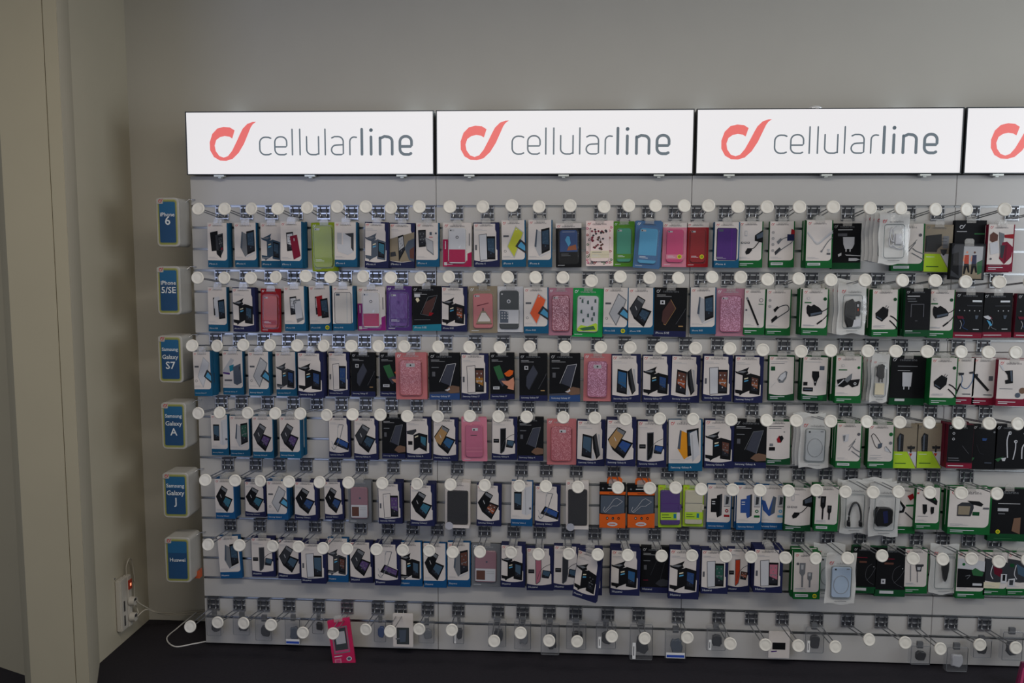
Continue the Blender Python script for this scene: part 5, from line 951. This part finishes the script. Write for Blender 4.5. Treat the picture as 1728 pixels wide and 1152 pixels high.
  (0.4942, 0.4746, 0.1035, 0.1716, -0.052, 'N', 'slim:silver:steel', 2, 'silver slim cover'),
  (0.5905, 0.4884, 0.087, 0.186, -0.029, 'B2', 'wal:brown:dgrey', 1, 'small wallet case'),
  (0.6875, 0.4774, 0.0974, 0.1768, -0.029, 'N', 'folio:violet:dgrey', 1, 'open folio case, violet screen'),
  (0.7987, 0.4794, 0.1039, 0.1773, -0.052, 'N', 'ring2', 2, 'metal ring cover, pink screen'),
  (0.8918, 0.4778, 0.0921, 0.1874, -0.029, 'B2', 'wal:steel:black', 1, 'small black wallet case'),
  (0.9927, 0.4758, 0.0945, 0.187, -0.029, 'B2', 'folio:steel:black', 1, 'open black folio case'),
  (1.0918, 0.4824, 0.0938, 0.188, -0.029, 'B2', 'fol:grey:brown', 1, 'grey book case, red screen'),
  (1.2025, 0.4781, 0.1184, 0.1818, -0.023, 'C', 'grey:clearp:w', 1, 'clear brown-topped cover, white label'),
  (1.3145, 0.487, 0.0987, 0.1781, -0.052, 'N', 'wal:steel:black', 2, 'black wallet case'),
  (1.4207, 0.4682, 0.1098, 0.1811, -0.029, 'N', 'flip:rosy', 1, 'tall rose flip case'),
  (1.5317, 0.4815, 0.1071, 0.1894, -0.029, 'N', 'flip:dgrey', 1, 'tall grey flip case'),
  (1.6211, 0.5162, 0.0981, 0.1936, -0.165, 'N', 'wal:black:black:tw', 2, 'twisted forward, black wallet case'),
  (1.7646, 0.4843, 0.1176, 0.1879, -0.075, 'N', 'wal:blue:black', 3, 'black wallet case, blue screen'),
  (1.8875, 0.4832, 0.1133, 0.1925, -0.029, 'KN', 'outl3', 1, 'faint outline, red text'),
  (2.0012, 0.4856, 0.1214, 0.2077, -0.052, 'N', 'wal:dkblue:black', 2, 'black wallet case, navy screen'),
  (2.12, 0.4843, 0.1067, 0.1821, -0.052, 'N', 'slim:silver:green', 2, 'silver slim cover, green screen'),
  (2.2195, 0.4848, 0.0893, 0.1835, -0.029, 'N', 'flip:orange', 1, 'dark flip case, orange screen'),
  (2.3248, 0.5016, 0.1123, 0.1799, -0.075, 'N', 'slim:silver:rosy', 3, 'silver slim cover, pink screen'),
  (2.4742, 0.4885, 0.1031, 0.1903, -0.075, 'G', 'conn:grey:s', 3, 'two grey connectors, yellow sticker'),
  (2.7136, 0.5015, 0.0954, 0.1907, -0.029, 'KG', 'line', 1, 'thin curled lead'),
  (2.5768, 0.5107, 0.1244, 0.2203, -0.0205, 'P', 'case:silver', 1, 'pale, tucked behind a clear one'),
  (2.5782, 0.5145, 0.1132, 0.1994, -0.15, 'P', 'case:bluew', 1, 'clear pale blue cover'),
  (2.8159, 0.4995, 0.1192, 0.2, -0.029, 'KG', 'line2', 1, 'white square icon'),
  (2.9142, 0.4961, 0.0898, 0.1821, -0.029, 'G', 'tplug', 1, 'two grey T-shaped leads'),
  (3.0276, 0.5156, 0.1125, 0.2039, -0.0205, 'P', 'usb:black', 1, 'black car plug'),
  (3.1274, 0.4908, 0.1118, 0.1912, -0.029, 'G', 'pgreen', 1, 'dark photo, green gadget'),
  (3.2226, 0.4912, 0.094, 0.1751, -0.029, 'G', 'pdark', 1, 'dark photo, white inset'),
  (3.3125, 0.4912, 0.0999, 0.1747, -0.029, 'G', 'pcar', 1, 'car photo, two insets')],
 [
  (0.0719, 0.1623, 0.0626, 0.0918, -0.05, 'K', 'clear:dgrey', 1, 'small clear keeper case, dark cable inside'),
  (0.1884, 0.1601, 0.0707, 0.0833, -0.05, 'K', 'clear:dgrey', 1, 'clear keeper case, grey cable inside'),
  (0.2819, 0.1494, 0.0705, 0.094, -0.05, 'K', 'clear:dgrey', 1, 'clear keeper case, black adapter inside'),
  (0.4041, 0.1555, 0.065, 0.1137, -0.05, 'K', 'clear:bluel', 1, 'clear keeper case, blue label strip'),
  (0.511, 0.1614, 0.0504, 0.0702, -0.05, 'K', 'clear:black', 1, 'small keeper case, black gadget'),
  (0.7684, 0.158, 0.0502, 0.0938, -0.05, 'K', 'clear:dkblue', 1, 'clear keeper case, navy gadget'),
  (0.862, 0.1839, 0.0832, 0.1429, -0.05, 'CARD', 'dark:a', 1, 'white-topped card, dark lower part'),
  (0.9603, 0.1527, 0.0658, 0.0878, -0.05, 'K', 'clear:grey', 1, 'clear keeper case, pale gadget'),
  (1.0927, 0.1646, 0.0455, 0.0987, -0.05, 'K', 'clear:strip', 1, 'clear keeper case, white strip and black plug'),
  (1.2511, 0.1687, 0.0736, 0.1108, -0.05, 'K', 'clear:dgrey', 1, 'clear keeper case, dark bar'),
  (1.3546, 0.1717, 0.0687, 0.1213, -0.05, 'K', 'clear:grey', 1, 'keeper case with rounded lower rim'),
  (1.4661, 0.1669, 0.0756, 0.1367, -0.05, 'K', 'clear:dgrey', 1, 'long clear keeper case, dark foot'),
  (1.5718, 0.1724, 0.0814, 0.1153, -0.05, 'K', 'clear:black', 1, 'wide keeper case, black gadget'),
  (1.6916, 0.1706, 0.0814, 0.1072, -0.05, 'K', 'clear:strip', 1, 'smoky keeper case, white side strip'),
  (1.8338, 0.1719, 0.0924, 0.1511, -0.05, 'K', 'clear:strip', 1, 'tall keeper case, white strip and grey card'),
  (1.9714, 0.15, 0.0844, 0.1198, -0.05, 'K', 'clear:bluel', 1, 'keeper case with long blue label'),
  (2.1317, 0.1651, 0.0775, 0.0962, -0.05, 'K', 'clear:strip', 1, 'keeper case, white strip and grey gadget'),
  (2.3846, 0.1516, 0.083, 0.1113, -0.05, 'CARD', 'white:b', 1, 'white card, black memory card window'),
  (2.5197, 0.1793, 0.075, 0.1088, -0.05, 'K', 'clear:strip', 1, 'black-filled keeper case, white strip'),
  (2.9346, 0.114, 0.0775, 0.079, -0.05, 'K', 'clear:black', 1, 'hanging keeper case, black cylinder inside'),
  (3.0767, 0.1127, 0.083, 0.1024, -0.05, 'K', 'clear:white', 1, 'pale frosted keeper case'),
  (3.1715, 0.1459, 0.0711, 0.0749, -0.05, 'K', 'clear:black', 1, 'squat keeper case, black disc inside'),
  (3.2857, 0.1821, 0.0789, 0.1184, -0.05, 'K', 'clear:dgrey', 1, 'smoky crumpled keeper case')]]
rnd = random.Random(11)
for row, lst in enumerate(PACKS, 1):
    order = sorted(range(len(lst)), key=lambda k: lst[k][0])
    rank = {k: n + 1 for n, k in enumerate(order)}
    for idx, (xc, zt, w, h, Y, st, art, n, ph) in enumerate(lst):
        place = '%s from left in %s' % (ORD[rank[idx]], ROWN[row])
        if row == 7:
            rt = empty('keeper_case' if st == 'K' else 'gadget_card', (xc - w / 2, Y, zt), '%s, %s' % (ph, place), 'case' if st == 'K' else 'card pack', 'small packs on the bottom row')
            if st == 'K': keeper(w, h, art.split(':')[1], rt, idx, 0)
            else:
                bm = bmesh.new(); prism(bm, rrect(0, w, -h, 0, .004, 3), .004, 0); bm_obj('card', bm, cm('white'), rt)
                L = [('dark' if art.startswith('dark') else 'black', [(.18 * w, -.42 * h), (.80 * w, -.42 * h), (.80 * w, -.92 * h if art.startswith('dark') else -.68 * h), (.18 * w, -.92 * h if art.startswith('dark') else -.68 * h)]), ('purple' if art.startswith('white') else 'grey', [(.12 * w, -.74 * h), (.40 * w, -.72 * h), (.40 * w, -.76 * h), (.14 * w, -.79 * h)])]
                if art.startswith('dark'): L.append(('slate', [(.30 * w, -.50 * h), (.66 * w, -.48 * h), (.62 * w, -.84 * h), (.34 * w, -.86 * h)]))
                print_obj(L, rt, 0)
            continue
        name = NAMES.get(st, 'accessory_box' if st in ('G', 'GN', 'KG', 'KW', 'R', 'KR', 'K2', 'O') else 'phone_case_box')
        cat = 'box' if name.endswith('box') else ('bag' if st == 'P' else 'blister pack')
        what = PHR[st] + (', ' if st in ('C', 'C2', 'P') else ' picturing ' if st not in ('W', 'L') else ' holding ') + ph
        grp = 'packs hanging in the ' + ROWN[row]
        rt = empty(name, (xc - w / 2, Y, zt), what + ', ' + place, cat, grp)
        d = .0215
        if st in ('C', 'C2'): blister(w, h, art, rt, row, st); d = .0165
        elif st == 'P': bag(w, h, art, rt, idx * 7 + row, row); d = .0145
        elif st in ('W', 'L'):
            d = .0315
            bm = bmesh.new(); prism(bm, rrect(0, w, -h, 0, .003, 2), .018, .006); bm_obj('backing_card', bm, cm('white' if st == 'W' else 'limeb'), rt)
            if st == 'W':
                bm = bmesh.new(); prism(bm, rrect(.10 * w, .93 * w, -.92 * h, -.18 * h, .006, 3), .006, -.006, bevel=.002); cs = bm_obj('fabric_cover', bm, mat('charcoal_fabric', '26272b', .85, var=.25, scale=600, bump=.6), rt)
                bm = bmesh.new(); prism(bm, [(.02 * w + .016 + .016 * math.cos(t), -.955 * h + .016 * math.sin(t)) for t in [k * math.pi / 8 for k in range(16)]], .006, -.0075); bm_obj('round_badge', bm, mat('badge_grey', 'a9aab4', .4), rt)
                L = []; header(L, w, h); print_obj(L, rt, .006)
                bm = bmesh.new(); box(bm, .02 * w, .99 * w, -.0068, .006, -h, -.93 * h); bm_obj('lower_lip', bm, cm('white'), rt)
            else:
                kc = 'purple' if 'purple' in art else 'white'
                bm = bmesh.new(); prism(bm, rrect(.08 * w, .92 * w, -.92 * h, -.10 * h, .007, 3), .006, -.007, bevel=.002); cs = bm_obj('wallet_cover', bm, mat('wallet_' + kc, {'purple': '4a3470', 'white': 'b9b4a0'}[kc], .5, bump=.3), rt)
                bm = bmesh.new(); box(bm, .86 * w, .98 * w, -.009, .004, -.56 * h, -.44 * h); bm_obj('clasp', bm, MATS['wallet_' + kc], cs)
                print_obj([('limeb', [(.08 * w, -.62 * h), (.92 * w, -.62 * h), (.92 * w, -.80 * h), (.08 * w, -.80 * h)]), ('white' if kc == 'purple' else 'limeb', [(.78 * w, -.62 * h), (.92 * w, -.62 * h), (.92 * w, -.80 * h), (.78 * w, -.80 * h)]), ('teal', [(.64 * w, -.65 * h), (.76 * w, -.65 * h), (.76 * w, -.76 * h), (.64 * w, -.76 * h)]), ('greend', [(.14 * w, -.67 * h), (.44 * w, -.67 * h), (.44 * w, -.685 * h), (.14 * w, -.685 * h)]), ('greend', [(.14 * w, -.73 * h), (.54 * w, -.73 * h), (.54 * w, -.745 * h), (.14 * w, -.745 * h)]), ('slate' if kc == 'white' else 'violet', [(.08 * w, -.40 * h), (.90 * w, -.40 * h), (.90 * w, -.41 * h), (.08 * w, -.41 * h)])], cs, -.0072, 'paper_sleeve')
                L = []; header(L, w, h); print_obj(L, rt, .006)
            bm = bmesh.new(); prism(bm, rrect(.04 * w, .97 * w, -.95 * h, -.06 * h, .008, 3), .0055, -.012, bevel=.003); bm_obj('clear_shell', bm, F_clear, rt)
            hang_tab(w, h, rt, .008, .012)
        else:
            carton(w, h, d, st, rt)
            print_obj(front_art(st, art, w, h, row), rt, 0)
            hang_tab(w, h, rt)
            if st == 'O': bm = bmesh.new(); prism(bm, [(.28 * w, -.02), (.84 * w, -.02), (.86 * w, .018), (.78 * w, .026), (.34 * w, .026), (.28 * w, .018)], .004, .001); bm_obj('orange_header', bm, cm('orangep'), rt)
            if st == 'LG' or st == 'AB': bm = bmesh.new(); prism(bm, rrect(.05 * w, .95 * w, -.62 * h, -.04 * h, .006, 3), -.0018, -.010, bevel=.003); bm_obj('clear_shell', bm, F_clear, rt)
        back = []
        for k in range(1, n):
            c = copy_thing(rt, (xc - w / 2 + rnd.uniform(-.0035, .0035) + (-.010 * k if st == 'P' else 0), Y + k * (d + .0012), zt + rnd.uniform(-.003, .003) + (.003 * k if st == 'P' else 0)))
            c['label'] = '%s %s behind the %s pack of %s' % (PHR[st], ('directly', 'second', 'third', 'fourth', 'fifth')[k - 1], ORD[rank[idx]], ROWN[row])
        rt.rotation_euler.y = math.radians(rnd.uniform(-1.0, 1.0))
        if art.endswith(':r'): rt.rotation_euler.y = math.radians(3.5)
        if ':tw' in art: rt.rotation_euler = (0, math.radians(7), math.radians(-24))
        if row == 6 and idx == 0: rt.rotation_euler.y = math.radians(-3)
# pink pack hanging twisted on the bottom row, front lowest
pk = empty('framed_case_pack', (.6065, -.10, .175), 'hot pink card pack hanging askew over the dark floor', 'card pack')
bm = bmesh.new(); prism(bm, rrect(-.045, .045, -.19, 0, .003, 2), .012, 0); bm_obj('card_box', bm, mat('pink_card', 'b8194f', .4), pk)
print_obj([('grey', [(-.034, -.030), (.030, -.030), (.030, -.138), (-.034, -.138)]), ('hotpink', [(-.030, -.034), (.026, -.034), (.026, -.134), (-.030, -.134)]), ('dark', [(-.028, -.036), (.024, -.036), (.024, -.125), (-.028, -.125)]), ('lgrey', [(-.02, -.05), (.018, -.05), (.018, -.10), (-.02, -.10)]), ('pink', [(-.036, -.158), (-.010, -.158), (-.010, -.178), (-.036, -.178)]), ('hotpink', [(-.032, -.162), (-.014, -.162), (-.014, -.174), (-.032, -.174)]), ('txt', [(-.036, -.147), (-.004, -.147), (-.004, -.150), (-.036, -.150)]),
           ('silver', [(.022 + .011 * math.cos(t), -.164 + .009 * math.sin(t)) for t in [k * math.pi / 7 for k in range(14)]]), ('slate', [(.022 + .007 * math.cos(t), -.164 + .006 * math.sin(t)) for t in [k * math.pi / 6 for k in range(12)]])], pk, 0)
pk.rotation_euler = (math.radians(-6), math.radians(-8), math.radians(6)); hang_tab(0, .19, pk, 0, .016)
pk2 = empty('framed_case_pack', (3.268, -.16, .105), 'magenta wrapped pack in the bottom right corner', 'card pack')
bm = bmesh.new(); prism(bm, [(-.03, -.19), (.045, -.19), (.05, 0), (.0, .0)], .012, 0); bm_obj('card_box', bm, mat('magenta_card', '6e2344', .35), pk2)
print_obj([('silver', [(-.026, -.165), (-.012, -.150), (-.004, -.185), (-.024, -.185)]), ('hotpink', [(.004, -.02), (.012, -.02), (.002, -.16), (-.012, -.16)])], pk2, 0)
